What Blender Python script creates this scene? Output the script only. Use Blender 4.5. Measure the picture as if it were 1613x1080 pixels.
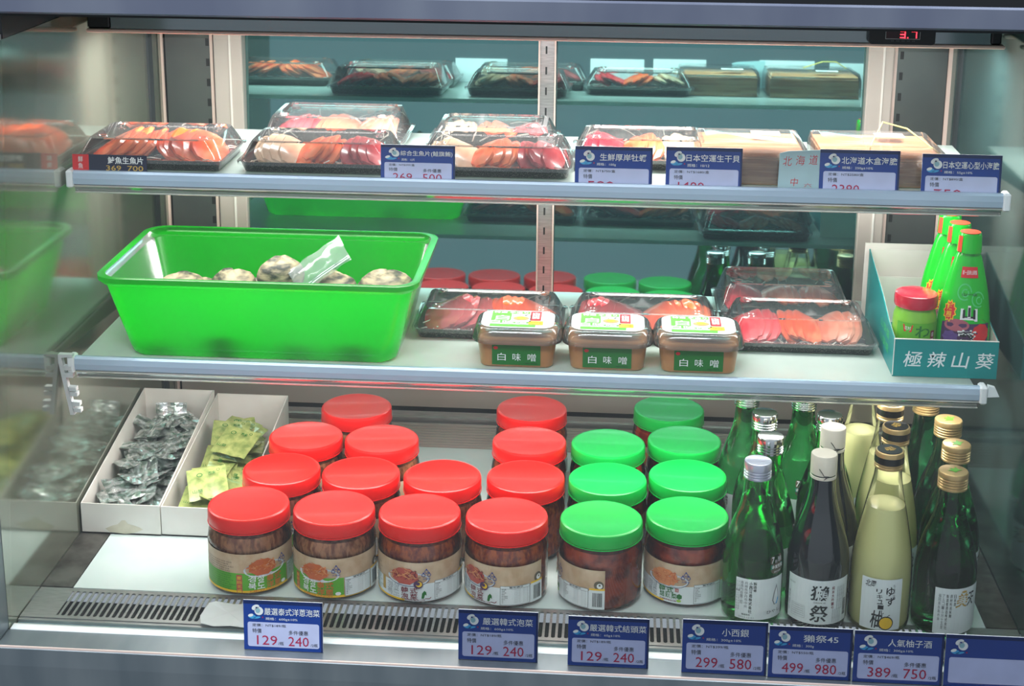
import bpy, math, random
from mathutils import Matrix, Vector
PI = math.pi; R = math.radians
for o in list(bpy.data.objects): bpy.data.objects.remove(o)
S = bpy.context.scene; COL = S.collection
rnd = random.Random(7)

# ------------------------------------------------------------ camera, world, lights
cam = bpy.data.cameras.new('camera'); camo = bpy.data.objects.new('camera', cam); COL.objects.link(camo)
rows = [(0.9973441, 0.0724303, 0.0076535), (-0.0254648, 0.2483217, 0.9683428), (0.0682369, -0.9659660, 0.2495066)]
m = Matrix([rows[0], rows[1], rows[2]]).transposed().to_4x4(); m.translation = (0.067920, -1.490003, 0.831155)
camo.matrix_world = m
cam.sensor_width = 36; cam.lens = 2401.87/1613*36; cam.shift_y = -240.313/1613
cam.clip_start = .02
S.camera = camo

w = bpy.data.worlds.new('world'); S.world = w; w.use_nodes = True
wn = w.node_tree.nodes; wl = w.node_tree.links
bg = wn['Background']
tc = wn.new('ShaderNodeTexCoord'); sx = wn.new('ShaderNodeSeparateXYZ'); cr = wn.new('ShaderNodeValToRGB')
mr = wn.new('ShaderNodeMapRange'); mr.inputs[1].default_value = -1; mr.inputs[2].default_value = 1
wl.new(tc.outputs['Generated'], sx.inputs[0]); wl.new(sx.outputs['Z'], mr.inputs[0]); wl.new(mr.outputs[0], cr.inputs[0])
cr.color_ramp.elements[0].color = (.10, .12, .14, 1); cr.color_ramp.elements[1].color = (.42, .47, .52, 1)
wl.new(cr.outputs[0], bg.inputs[0]); bg.inputs[1].default_value = 1.35

def area(name, loc, rot, sx_, sy_, power, col):
    l = bpy.data.lights.new(name, 'AREA'); l.shape = 'RECTANGLE'; l.size = sx_; l.size_y = sy_; l.energy = power; l.color = col
    o = bpy.data.objects.new(name, l); COL.objects.link(o); o.location = loc; o.rotation_euler = rot; return o
area('canopy_tube_light', (-.02, .235, .566), (0, 0, 0), .98, .06, 6.6, (1, .96, .93))
area('upper_shelf_tube_light', (-.03, .150, .4165), (0, 0, 0), .96, .05, 2.1, (1, .97, .93))
area('lower_shelf_tube_light', (-.03, .100, .2165), (0, 0, 0), .96, .05, 2.2, (1, .97, .93))
area('shop_side_fill_light', (-.5, -1.5, 2.3), (R(35), 0, 0), 1.8, .5, 52, (.9, .95, 1))  # both shop-side lamps are unseen, added for front fill and rim highlights
area('shop_side_fill_light', (1.3, -.9, 2.4), (R(25), R(20), 0), 1.2, .4, 24, (.9, .95, 1))
S.view_settings.view_transform = 'Standard'; S.view_settings.look = 'None'
S.view_settings.exposure = 0.2; S.view_settings.gamma = 1; S.view_settings.use_curve_mapping = False
try:
    S.cycles.max_bounces = 14; S.cycles.transparent_max_bounces = 40; S.cycles.transmission_bounces = 10; S.cycles.glossy_bounces = 5; S.cycles.diffuse_bounces = 4
    S.cycles.sample_clamp_indirect = 6; S.cycles.use_denoising = True
except Exception: pass

# ------------------------------------------------------------ materials
def srgb(r, g, b):
    f = lambda c: (c/255/12.92) if c/255 <= .04045 else ((c/255+.055)/1.055)**2.4
    return (f(r), f(g), f(b), 1)
def newmat(n):
    m = bpy.data.materials.new(n); m.use_nodes = True; return m, m.node_tree.nodes, m.node_tree.links
def noise_color(N, L, c, c2, scale, detail=3, stretch=None, lo=.35, hi=.65, coord='Object'):
    t = N.new('ShaderNodeTexCoord'); mp = N.new('ShaderNodeMapping'); no = N.new('ShaderNodeTexNoise'); cr = N.new('ShaderNodeValToRGB')
    L.new(t.outputs[coord], mp.inputs[0]); L.new(mp.outputs[0], no.inputs['Vector'])
    if stretch: mp.inputs['Scale'].default_value = stretch
    no.inputs['Scale'].default_value = scale; no.inputs['Detail'].default_value = detail
    cr.color_ramp.elements[0].position = lo; cr.color_ramp.elements[1].position = hi
    cr.color_ramp.elements[0].color = c; cr.color_ramp.elements[1].color = c2
    L.new(no.outputs['Fac'], cr.inputs[0]); return cr.outputs[0], no.outputs['Fac']
def mix2(c, k): return (min(1, c[0]*k), min(1, c[1]*k), min(1, c[2]*k), 1)
def pmat(n, c, rough=.5, metal=0, coat=0, c2=None, scale=40, bump=0, stretch=None, spec=.5, lo=.35, hi=.65, sss=0, detail=3):
    m, N, L = newmat(n); b = N['Principled BSDF']
    b.inputs['Roughness'].default_value = rough; b.inputs['Metallic'].default_value = metal
    b.inputs['Coat Weight'].default_value = coat; b.inputs['Coat Roughness'].default_value = .05
    b.inputs['Specular IOR Level'].default_value = spec
    col, fac = noise_color(N, L, c, c2 or mix2(c, .93), scale, detail, stretch, lo, hi); L.new(col, b.inputs['Base Color'])
    if bump:
        bu = N.new('ShaderNodeBump'); bu.inputs['Strength'].default_value = bump; bu.inputs['Distance'].default_value = .002
        L.new(fac, bu.inputs['Height']); L.new(bu.outputs[0], b.inputs['Normal'])
    return m
def trans_mat(n, c, t=.5, rough=.2, gl=.06, c2=None, scale=30):      # diffuse + translucent + gloss
    m, N, L = newmat(n); N.remove(N['Principled BSDF']); out = N['Material Output']
    d = N.new('ShaderNodeBsdfDiffuse'); tr = N.new('ShaderNodeBsdfTranslucent'); g = N.new('ShaderNodeBsdfGlossy')
    col, _ = noise_color(N, L, c, c2 or mix2(c, .95), scale); L.new(col, d.inputs[0]); L.new(col, tr.inputs[0])
    m1 = N.new('ShaderNodeMixShader'); m1.inputs[0].default_value = t; L.new(d.outputs[0], m1.inputs[1]); L.new(tr.outputs[0], m1.inputs[2])
    fr = N.new('ShaderNodeFresnel'); fr.inputs[0].default_value = 1.45
    m2 = N.new('ShaderNodeMixShader'); L.new(fr.outputs[0], m2.inputs[0]); g.inputs['Roughness'].default_value = rough
    L.new(m1.outputs[0], m2.inputs[1]); L.new(g.outputs[0], m2.inputs[2]); L.new(m2.outputs[0], out.inputs[0]); return m
def clear_mat(n, tint=(.97, .98, .98, 1), ior=1.45, rough=.03, veil=0.0, veilc=(.8, .85, .85, 1)):   # thin clear sheet
    m, N, L = newmat(n); N.remove(N['Principled BSDF']); out = N['Material Output']
    t = N.new('ShaderNodeBsdfTransparent'); t.inputs[0].default_value = tint
    g = N.new('ShaderNodeBsdfGlossy'); g.inputs['Roughness'].default_value = rough
    fr = N.new('ShaderNodeFresnel'); fr.inputs[0].default_value = ior
    m2 = N.new('ShaderNodeMixShader'); L.new(fr.outputs[0], m2.inputs[0])
    if veil:
        d = N.new('ShaderNodeBsdfDiffuse'); d.inputs[0].default_value = veilc
        no = N.new('ShaderNodeTexNoise'); no.inputs['Scale'].default_value = 9; tcx = N.new('ShaderNodeTexCoord'); L.new(tcx.outputs['Object'], no.inputs['Vector'])
        mu = N.new('ShaderNodeMath'); mu.operation = 'MULTIPLY'; mu.inputs[1].default_value = veil*2; L.new(no.outputs['Fac'], mu.inputs[0])
        m0 = N.new('ShaderNodeMixShader'); L.new(mu.outputs[0], m0.inputs[0]); L.new(t.outputs[0], m0.inputs[1]); L.new(d.outputs[0], m0.inputs[2])
        L.new(m0.outputs[0], m2.inputs[1])
    else: L.new(t.outputs[0], m2.inputs[1])
    L.new(g.outputs[0], m2.inputs[2]); L.new(m2.outputs[0], out.inputs[0]); return m
def mirror_mat(n, base, gloss, k, rough=.04, scale=3):                        # dull pane that mirrors part of the light
    m, N, L = newmat(n); N.remove(N['Principled BSDF']); out = N['Material Output']
    d = N.new('ShaderNodeBsdfDiffuse'); g = N.new('ShaderNodeBsdfGlossy'); g.inputs[0].default_value = gloss; g.inputs['Roughness'].default_value = rough
    col, _ = noise_color(N, L, base, mix2(base, .8), scale); L.new(col, d.inputs[0])
    m2 = N.new('ShaderNodeMixShader'); m2.inputs[0].default_value = k
    L.new(d.outputs[0], m2.inputs[1]); L.new(g.outputs[0], m2.inputs[2]); L.new(m2.outputs[0], out.inputs[0]); return m
def glass_mat(n, c, ior=1.45):
    m, N, L = newmat(n); b = N['Principled BSDF']; b.inputs['Base Color'].default_value = c
    b.inputs['Transmission Weight'].default_value = 1; b.inputs['Roughness'].default_value = .02; b.inputs['IOR'].default_value = ior
    no = N.new('ShaderNodeTexNoise'); no.inputs['Scale'].default_value = 25; bu = N.new('ShaderNodeBump'); bu.inputs['Strength'].default_value = .05; bu.inputs['Distance'].default_value = .001
    L.new(no.outputs['Fac'], bu.inputs['Height']); L.new(bu.outputs[0], b.inputs['Normal']); return m
def emat(n, c, s):
    m, N, L = newmat(n); b = N['Principled BSDF']; b.inputs['Base Color'].default_value = c
    b.inputs['Emission Color'].default_value = c; b.inputs['Emission Strength'].default_value = s; return m

STEEL = pmat('brushed_steel', srgb(188, 190, 190), .3, .75, c2=srgb(165, 168, 168), scale=60, stretch=(1, 12, 12), bump=.05)
STEELV = pmat('brushed_steel_front', srgb(132, 140, 144), .38, .7, c2=srgb(112, 122, 128), scale=14, stretch=(1.5, .4, .3), bump=.03)
STEELBAR = pmat('top_bar_steel', srgb(138, 144, 160), .38, .75, c2=srgb(116, 122, 142), scale=10, stretch=(1, .4, .4))
STEELDARK = pmat('stained_steel', srgb(120, 118, 112), .35, .7, c2=srgb(70, 66, 60), scale=30, detail=6, bump=.1)
SLOT = pmat('slot_black', srgb(16, 20, 20), .7)
WHITEPLATE = pmat('white_plate', srgb(214, 228, 226), .18, c2=srgb(200, 218, 216), scale=12)
POST = pmat('cream_post', srgb(186, 178, 170), .35, c2=srgb(174, 166, 158), scale=8)
RAILBLUE = pmat('rail_face', srgb(168, 188, 208), .16, .1, c2=srgb(158, 180, 200), scale=6, coat=.5)
RAILGREY = pmat('rail_under', srgb(190, 198, 200), .12, .8, scale=6)
RAILLINE = pmat('rail_lip', srgb(236, 236, 228), .14, .75)
ENDCAP = pmat('end_cap_plastic', srgb(225, 232, 236), .3)
SHELF = trans_mat('frosted_shelf_glass', srgb(222, 238, 232), .5, .08)
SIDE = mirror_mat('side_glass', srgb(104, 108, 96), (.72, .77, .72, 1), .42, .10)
PANE = mirror_mat('rear_pane', srgb(4, 48, 54), (.32, .62, .60, 1), .60, .03)
SEAL = pmat('dark_seal', srgb(44, 52, 56), .5)
GREYPANEL = pmat('grey_back_panel', srgb(168, 160, 152), .3, .0, c2=srgb(154, 146, 138), scale=5)
BLACK = pmat('black_plastic', srgb(14, 16, 20), .35)
DARKCEIL = pmat('dark_ceiling', srgb(22, 26, 28), .6)
HOUSE = mirror_mat('housing_face', srgb(56, 72, 76), (.6, .66, .68, 1), .4, .12)
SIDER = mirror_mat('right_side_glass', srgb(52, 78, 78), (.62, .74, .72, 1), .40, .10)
LIP = pmat('housing_lip', srgb(222, 200, 190), .25, c2=srgb(208, 186, 176), scale=5)
FRONTGLASS = clear_mat('front_glass', (.985, .99, .985, 1), 1.3, .0, .022)  # veil paints a faint haze of shop reflections over the pane
CLEAR = clear_mat('clear_plastic', (.95, .96, .96, 1), 1.75, .07, .06)  # veil is a pale diffuse film imitating light reflected off the plastic
SLEEVE = clear_mat('tag_sleeve', (.98, .98, .98, 1), 1.25, .05)
JARCLEAR = clear_mat('jar_plastic', (.97, .95, .92, 1), 1.55, .04)
BAGCLEAR = clear_mat('bag_plastic', (.9, .96, .93, 1), 1.6, .12, .16)
REDLID = pmat('red_lid', srgb(236, 22, 18), .32, coat=.08, c2=srgb(228, 18, 14), scale=20)
GREENLID = pmat('green_lid', srgb(0, 182, 68), .32, coat=.08, c2=srgb(0, 172, 62), scale=20)
KIMCHI = pmat('kimchi', srgb(226, 116, 54), .3, c2=srgb(150, 44, 22), scale=170, bump=.6, lo=.42, hi=.6, stretch=(1, 1, .5), coat=.3)
KIMCHIP = pmat('pale_kimchi', srgb(222, 156, 112), .3, c2=srgb(150, 80, 46), scale=190, bump=.6, lo=.42, hi=.6, stretch=(1, 1, .35), coat=.3)
RADISH = pmat('red_radish', srgb(206, 76, 38), .25, c2=srgb(126, 26, 18), lo=.42, hi=.62, scale=60, bump=.4, coat=.4)
TUB = trans_mat('green_tub_plastic', srgb(0, 210, 24), .66, .25, c2=srgb(0, 198, 36), scale=6)
TRAYBLACK = pmat('speckled_tray', srgb(22, 30, 32), .3, c2=srgb(120, 118, 108), scale=900, lo=.5, hi=.72, coat=.3)
def fish(n, a, b): return pmat(n, a, .25, c2=b, scale=70, stretch=(1, .35, 1), coat=.5, lo=.45, hi=.6, detail=1, bump=.15)
SALMON = fish('salmon', srgb(244, 92, 40), srgb(248, 142, 92))
TUNA = fish('tuna', srgb(178, 52, 60), srgb(204, 92, 94))
WHITEFISH = fish('white_fish', srgb(226, 196, 164), srgb(238, 216, 186))
PINKFISH = fish('pink_fish', srgb(228, 128, 96), srgb(236, 160, 130))
REDFISH = fish('red_clam', srgb(222, 40, 60), srgb(236, 90, 96))
SHRED = pmat('radish_shred', srgb(240, 238, 226), .4, scale=200, c2=srgb(205, 210, 196), bump=.6)
CARD = pmat('white_card', srgb(228, 226, 220), .6, c2=srgb(218, 215, 207), scale=20)
CARDSTAIN = pmat('stained_card', srgb(198, 192, 172), .7, c2=srgb(214, 208, 190), scale=60)
TEAL = pmat('teal_card', srgb(0, 138, 136), .4, c2=srgb(0, 128, 130), scale=14)
SILVER = pmat('silver_foil', srgb(236, 240, 240), .2, .75, c2=srgb(136, 154, 144), scale=75, bump=.7, lo=.44, hi=.58, stretch=(.5, 1.6, 1), detail=4)  # bright and dark streaks in the colour imitate glints on the foil
GREENSACHET = pmat('lime_sachet', srgb(182, 190, 116), .35, c2=srgb(122, 144, 78), scale=90, bump=.15, lo=.35, hi=.7, coat=.4)
SHELL = pmat('oyster_shell', srgb(160, 148, 118), .55, c2=srgb(50, 54, 44), scale=42, stretch=(1, 1, 3.6), bump=.8, lo=.38, hi=.6)
MISO = pmat('white_miso', srgb(178, 128, 82), .35, c2=srgb(166, 116, 72), scale=40, coat=.4)
GREENGLASS = glass_mat('green_glass', (.05, .42, .10, 1))
GREENGLASS2 = glass_mat('deep_green_glass', (.035, .30, .10, 1))
DARKGLASS = pmat('dark_glass', srgb(14, 22, 30), .05, coat=1)
NECKGLASS = clear_mat('clear_bottle_glass', (.97, .98, .95, 1), 1.22, .02)
YUZU = trans_mat('cloudy_yuzu', srgb(244, 244, 184), .3, .1, c2=srgb(240, 240, 176), scale=10)
SILCAP = pmat('silver_cap', srgb(205, 212, 228), .25, .6, c2=srgb(190, 196, 215), scale=30)
SILCAP2 = pmat('bare_silver_cap', srgb(215, 218, 220), .15, 1)
CREAMCAP = pmat('cream_cap', srgb(222, 216, 200), .35)
GOLDCAP = pmat('gold_cap', srgb(204, 176, 122), .32, .6, c2=srgb(190, 160, 108), scale=40)
BLACKCAP = pmat('black_gold_cap', srgb(24, 24, 22), .3)
SQUEEZE = pmat('green_squeeze', srgb(22, 190, 40), .22, coat=.5, c2=srgb(14, 176, 36), scale=30)
CAPRED = pmat('orange_red_cap', srgb(226, 78, 48), .3)
WASABI = pmat('wasabi_green', srgb(130, 190, 58), .35, coat=.5, c2=srgb(112, 176, 46), scale=30)
PINKLID = pmat('crimson_lid', srgb(196, 30, 56), .22, coat=.5)
WOOD = pmat('pale_pine', srgb(216, 168, 124), .5, c2=srgb(182, 126, 84), scale=90, stretch=(.18, 1, 3), lo=.42, hi=.58)
PAPER = pmat('white_paper', srgb(226, 232, 236), .6)
BRACK = pmat('grey_bracket', srgb(196, 202, 204), .35)
INK = {}
def ink(name, c, rough=.4):
    if name not in INK: INK[name] = pmat('ink_'+name, c, rough, scale=50)
    return INK[name]
I_BLUE = ink('navy', srgb(4, 58, 146), .3); I_BLUE.node_tree.nodes['Principled BSDF'].inputs['Coat Weight'].default_value = .3
I_BLUE2 = ink('navy_deep', srgb(8, 36, 92)); I_PANEL = ink('lilac', srgb(196, 204, 238)); I_WHITE = ink('white', srgb(236, 240, 240))
I_BLACK = ink('black', srgb(28, 32, 38)); I_CRIM = ink('crimson', srgb(178, 30, 78)); I_SKY = ink('sky', srgb(70, 168, 222)); I_RED = ink('red', srgb(214, 32, 40))
I_TAN = ink('tan', srgb(206, 184, 156)); INK['tan'].node_tree.nodes['Color Ramp'].color_ramp.elements[1].color = srgb(184, 156, 124)
I_LGREEN = ink('leaf', srgb(92, 172, 44)); I_ORANGE = ink('orange', srgb(206, 104, 34)); I_FOOD = ink('food', srgb(196, 98, 52)); I_FOOD2 = ink('food_light', srgb(222, 148, 96)); I_FOOD3 = ink('food_red', srgb(186, 84, 70))
I_GREY = ink('grey', srgb(130, 138, 142)); I_PLATE = ink('plate', srgb(206, 214, 222)); I_MAROON = ink('maroon', srgb(120, 24, 44)); I_YEL = ink('yellow', srgb(240, 196, 40)); I_DGREEN = ink('dark_green', srgb(28, 112, 40))
I_PURPLE = ink('purple', srgb(74, 44, 88)); I_GOLD = ink('gold', srgb(190, 156, 74)); I_TEAL = ink('print_teal', srgb(20, 130, 110)); I_BROWN = ink('brown', srgb(96, 88, 70)); I_PINK = ink('pink', srgb(172, 90, 104)); I_SWIRL = ink('swirl', srgb(70, 200, 110))
I_LBL = ink('label_white', srgb(222, 232, 234)); I_LIME = ink('lime', srgb(150, 196, 60))

# ------------------------------------------------------------ mesh builder
class MB:
    def __init__(s): s.v = []; s.f = []; s.mi = []; s.mats = []; s.sm = []
    def m(s, mat):
        if mat not in s.mats: s.mats.append(mat)
        return s.mats.index(mat)
    def add(s, vs, fs, mat, smooth=False):
        b = len(s.v); s.v += [tuple(p) for p in vs]; k = s.m(mat)
        for f in fs: s.f.append(tuple(b+i for i in f)); s.mi.append(k); s.sm.append(smooth)
        return s
    def box(s, x0, x1, y0, y1, z0, z1, mat, bev=0):
        if bev:
            b = min(bev, abs(x1-x0)/2.1, abs(y1-y0)/2.1, abs(z1-z0)/2.1)
            hw, hd = (x1-x0)/2, (y1-y0)/2; cx, cy = (x0+x1)/2, (y0+y1)/2
            return s.loft([(hw-b, hd-b, b*.3, z0), (hw, hd, b, z0+b), (hw, hd, b, z1-b), (hw-b, hd-b, b*.3, z1)], mat, cx, cy, n=2, smooth=False)
        vs = [(x, y, z) for z in (z0, z1) for y in (y0, y1) for x in (x0, x1)]
        return s.add(vs, [(0, 2, 3, 1), (4, 5, 7, 6), (0, 1, 5, 4), (2, 6, 7, 3), (0, 4, 6, 2), (1, 3, 7, 5)], mat)
    def loft(s, rings, mat, cx=0, cy=0, n=4, smooth=True, cap0=True, cap1=True):   # rounded rectangles (half width, half depth, corner radius, z)
        vs = []; k = 4*(n+1)
        for hw, hd, r, z in rings:
            r = max(min(r, hw, hd), 1e-5)
            for q, (sxx, syy) in enumerate(((1, 1), (-1, 1), (-1, -1), (1, -1))):
                for i in range(n+1):
                    a = q*PI/2+i/n*PI/2
                    vs.append((cx+sxx*(hw-r)+r*math.cos(a), cy+syy*(hd-r)+r*math.sin(a), z))
        fs = []
        for j in range(len(rings)-1):
            for i in range(k): fs.append((j*k+i, j*k+(i+1) % k, (j+1)*k+(i+1) % k, (j+1)*k+i))
        if cap0: fs.append(tuple(reversed(range(k))))
        if cap1: fs.append(tuple((len(rings)-1)*k+i for i in range(k)))
        return s.add(vs, fs, mat, smooth)
    def lathe(s, prof, mat, seg=40, smooth=True, sy=1, cx=0, cy=0):
        vs = []; fs = []; n = len(prof)
        for i in range(seg):
            a = 2*PI*i/seg
            for r, z in prof: vs.append((cx+r*math.cos(a), cy+sy*r*math.sin(a), z))
        for i in range(seg):
            for j in range(n-1):
                a, b = i*n+j, ((i+1) % seg)*n+j
                if prof[j][0] < 1e-7: fs.append((a, b+1, a+1))
                elif prof[j+1][0] < 1e-7: fs.append((a, b, a+1))
                else: fs.append((a, b, b+1, a+1))
        return s.add(vs, fs, mat, smooth)
    def prism(s, pts, x0, x1, mat):            # (y,z) outline pulled along x
        n = len(pts); vs = [(x0, y, z) for y, z in pts]+[(x1, y, z) for y, z in pts]
        fs = [(i, (i+1) % n, n+(i+1) % n, n+i) for i in range(n)]+[tuple(reversed(range(n))), tuple(range(n, 2*n))]
        return s.add(vs, fs, mat)
    def tube(s, pts, r, mat, seg=8):
        vs = []; fs = []
        for i, p in enumerate(pts):
            a = Vector(pts[max(i-1, 0)]); b = Vector(pts[min(i+1, len(pts)-1)]); d = (b-a).normalized()
            u = d.cross(Vector((0, 0, 1))); u = u if u.length > .05 else d.cross(Vector((1, 0, 0))); u.normalize(); v = d.cross(u)
            for k in range(seg):
                t = 2*PI*k/seg; vs.append(Vector(p)+u*r*math.cos(t)+v*r*math.sin(t))
        for i in range(len(pts)-1):
            for k in range(seg): fs.append((i*seg+k, i*seg+(k+1) % seg, (i+1)*seg+(k+1) % seg, (i+1)*seg+k))
        return s.add(vs, fs, mat, True)
    def build(s, name, parent=None, loc=None, fix=True):
        me = bpy.data.meshes.new(name); me.from_pydata(s.v, [], s.f)
        for mt in s.mats: me.materials.append(mt)
        me.polygons.foreach_set('material_index', s.mi); me.polygons.foreach_set('use_smooth', s.sm)
        me.update()
        if fix:
            import bmesh
            bm = bmesh.new(); bm.from_mesh(me); bmesh.ops.recalc_face_normals(bm, faces=bm.faces); bm.to_mesh(me); bm.free()
        if any(s.sm):
            try: me.set_sharp_from_angle(angle=R(38))
            except Exception: pass
        o = bpy.data.objects.new(name, me); COL.objects.link(o)
        if parent: o.parent = parent
        if loc: o.location = loc
        return o
def tag(o, label=None, cat=None, group=None, kind=None):
    if label: o['label'] = label
    if cat: o['category'] = cat
    if group: o['group'] = group
    if kind: o['kind'] = kind
    return o
def empty(name, loc=(0, 0, 0), rz=0, **k):
    o = bpy.data.objects.new(name, None); COL.objects.link(o); o.location = loc; o.rotation_euler = (0, 0, rz); o.empty_display_size = .02
    tag(o, **k); return o
def dup(o, parent=None):
    c = o.copy(); COL.objects.link(c)
    if parent: c.parent = parent
    for ch in list(o.children): dup(ch, c)
    return c
def place(o, loc, rz, label, group=None):
    o.location = loc; o.rotation_euler = (0, 0, rz); o['label'] = label
    if group: o['group'] = group
    return o

# ------------------------------------------------------------ printing: flat shapes and lettering laid on a surface
GC = {}
def glyphs(txt, bold=0, shear=0):
    bold = min(bold, .04 if txt == '山' else .014)
    key = (txt, bold, shear)
    if key not in GC:
        c = bpy.data.curves.new('t', 'FONT'); c.body = txt; c.resolution_u = 2; c.offset = bold; c.shear = shear
        o = bpy.data.objects.new('t', c); COL.objects.link(o)
        me = bpy.data.meshes.new_from_object(o.evaluated_get(bpy.context.evaluated_depsgraph_get()))
        vs = [tuple(v.co[:2]) for v in me.vertices]; fs = [tuple(p.vertices) for p in me.polygons]
        bpy.data.objects.remove(o); bpy.data.curves.remove(c); bpy.data.meshes.remove(me)
        GC[key] = (vs, fs)
    return GC[key]
class Print:
    def __init__(s, mp): s.mb = MB(); s.mp = mp; s.step = .004
    def put(s, pts, fs, mat, lay): s.mb.add([s.mp(u, v, lay*.00022) for u, v in pts], fs, mat)
    def rect(s, u0, u1, v0, v1, mat, lay=1):
        n = max(1, int(abs(u1-u0)/s.step)); k = max(1, int(abs(v1-v0)/.008))
        pts = [(u0+(u1-u0)*i/n, v0+(v1-v0)*j/k) for j in range(k+1) for i in range(n+1)]
        s.put(pts, [(j*(n+1)+i, j*(n+1)+i+1, (j+1)*(n+1)+i+1, (j+1)*(n+1)+i) for j in range(k) for i in range(n)], mat, lay)
    def frame(s, u0, u1, v0, v1, t, mat, lay=2):
        s.rect(u0, u1, v0, v0+t, mat, lay); s.rect(u0, u1, v1-t, v1, mat, lay); s.rect(u0, u0+t, v0, v1, mat, lay); s.rect(u1-t, u1, v0, v1, mat, lay)
    def rrect(s, u0, u1, v0, v1, r, mat, lay=1):
        pts = []
        for q, (a, b) in enumerate(((u1-r, v1-r), (u0+r, v1-r), (u0+r, v0+r), (u1-r, v0+r))):
            for i in range(5): t = q*PI/2+i/4*PI/2; pts.append((a+r*math.cos(t), b+r*math.sin(t)))
        s.put(pts, [tuple(range(len(pts)))], mat, lay)
    def poly(s, pts, mat, lay=2): s.put(pts, [tuple(range(len(pts)))], mat, lay)
    def ell(s, cu, cv, a, b, mat, lay=2, n=20, rot=0, wob=0):
        pts = [(cu, cv)]
        for i in range(n):
            t = 2*PI*i/n; k = 1+(wob*(1 if i % 2 else -1)); x, y = a*k*math.cos(t), b*k*math.sin(t)
            pts.append((cu+x*math.cos(rot)-y*math.sin(rot), cv+x*math.sin(rot)+y*math.cos(rot)))
        s.put(pts, [(0, 1+i, 1+(i+1) % n) for i in range(n)], mat, lay)
    def ring(s, cu, cv, a, b, t, mat, lay=3, a0=0, a1=360, n=20):
        pts = []
        for i in range(n+1):
            q = R(a0+(a1-a0)*i/n)
            pts += [(cu+a*math.cos(q), cv+b*math.sin(q)), (cu+(a-t)*math.cos(q), cv+(b-t)*math.sin(q))]
        s.put(pts, [(2*i, 2*i+2, 2*i+3, 2*i+1) for i in range(n)], mat, lay)
    def line(s, pts, t, mat, lay=3):
        for (a, b), (c, d) in zip(pts[:-1], pts[1:]):
            dx, dy = c-a, d-b; l = math.hypot(dx, dy) or 1; nx, ny = -dy/l*t/2, dx/l*t/2
            s.put([(a+nx, b+ny), (a-nx, b-ny), (c-nx, d-ny), (c+nx, d+ny)], [(0, 1, 2, 3)], mat, lay)
    def text(s, txt, u0, u1, v0, v1, mat, lay=3, bold=0, shear=0, keep=False):
        vs, fs = glyphs(txt, bold, shear)
        if not vs: return
        xa, xb = min(p[0] for p in vs), max(p[0] for p in vs); ya, yb = min(p[1] for p in vs), max(p[1] for p in vs)
        su = (u1-u0)/(xb-xa); sv = (v1-v0)/(yb-ya)
        if keep: su = sv = min(su, sv)
        s.put([(u0+(x-xa)*su, v0+(y-ya)*sv) for x, y in vs], fs, mat, lay)
    def vtext(s, txt, u0, u1, v1, dv, mat, lay=3, bold=0):
        for i, ch in enumerate(txt): s.text(ch, u0, u1, v1-(i+1)*dv+dv*.12, v1-i*dv, mat, lay, bold)
    def build(s, name, parent): return s.mb.build(name, parent, fix=False)
def flat(o, du, dv, n):
    o, du, dv, n = Vector(o), Vector(du), Vector(dv), Vector(n)
    return lambda u, v, l: o+du*u+dv*v+n*l
def cyl(rf, a0=0, r0=None, sy=1):                  # u is arc length; u=0 faces the front (-y)
    r0 = r0 or rf(.03)
    def f(u, v, l):
        a = u/r0+a0; r = rf(v)+l+.0003; return Vector((r*math.sin(a), -r*sy*math.cos(a), v))
    return f

# ============================================================ THE SETTING
XL, XR, YB = -.543, .495, .492
def struct(n, mb, parent=None):
    o = mb.build(n, parent)
    if not parent: o['kind'] = 'structure'
    return o
# floor of the case: white plate between two stained steel strips, ribbed sill behind, grille in front
b = MB(); b.box(-.507, .462, -.037, .362, -.006, 0, WHITEPLATE); floor = struct('floor', b)
for x0, x1 in ((XL+.001, -.508), (.463, XR-.001)):
    b = MB(); b.box(x0, x1, -.037, .362, -.006, .0005, STEELDARK); struct('side_strip', b, floor)
for k in range(9):
    b = MB(); b.box(XL+.001, XR-.001, .366+k*.0085, .3725+k*.0085, -.006, .001, GREYPANEL, .001); struct('sill_rib', b, floor)
b = MB(); b.box(XL+.001, XR-.001, .363, .49, -.010, -.0065, BLACK); struct('sill_base', b, floor)
b = MB(); b.box(XL+.001, XR-.001, .446, .466, -.006, .008, STEEL, .002); struct('sill_step', b, floor)
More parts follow.
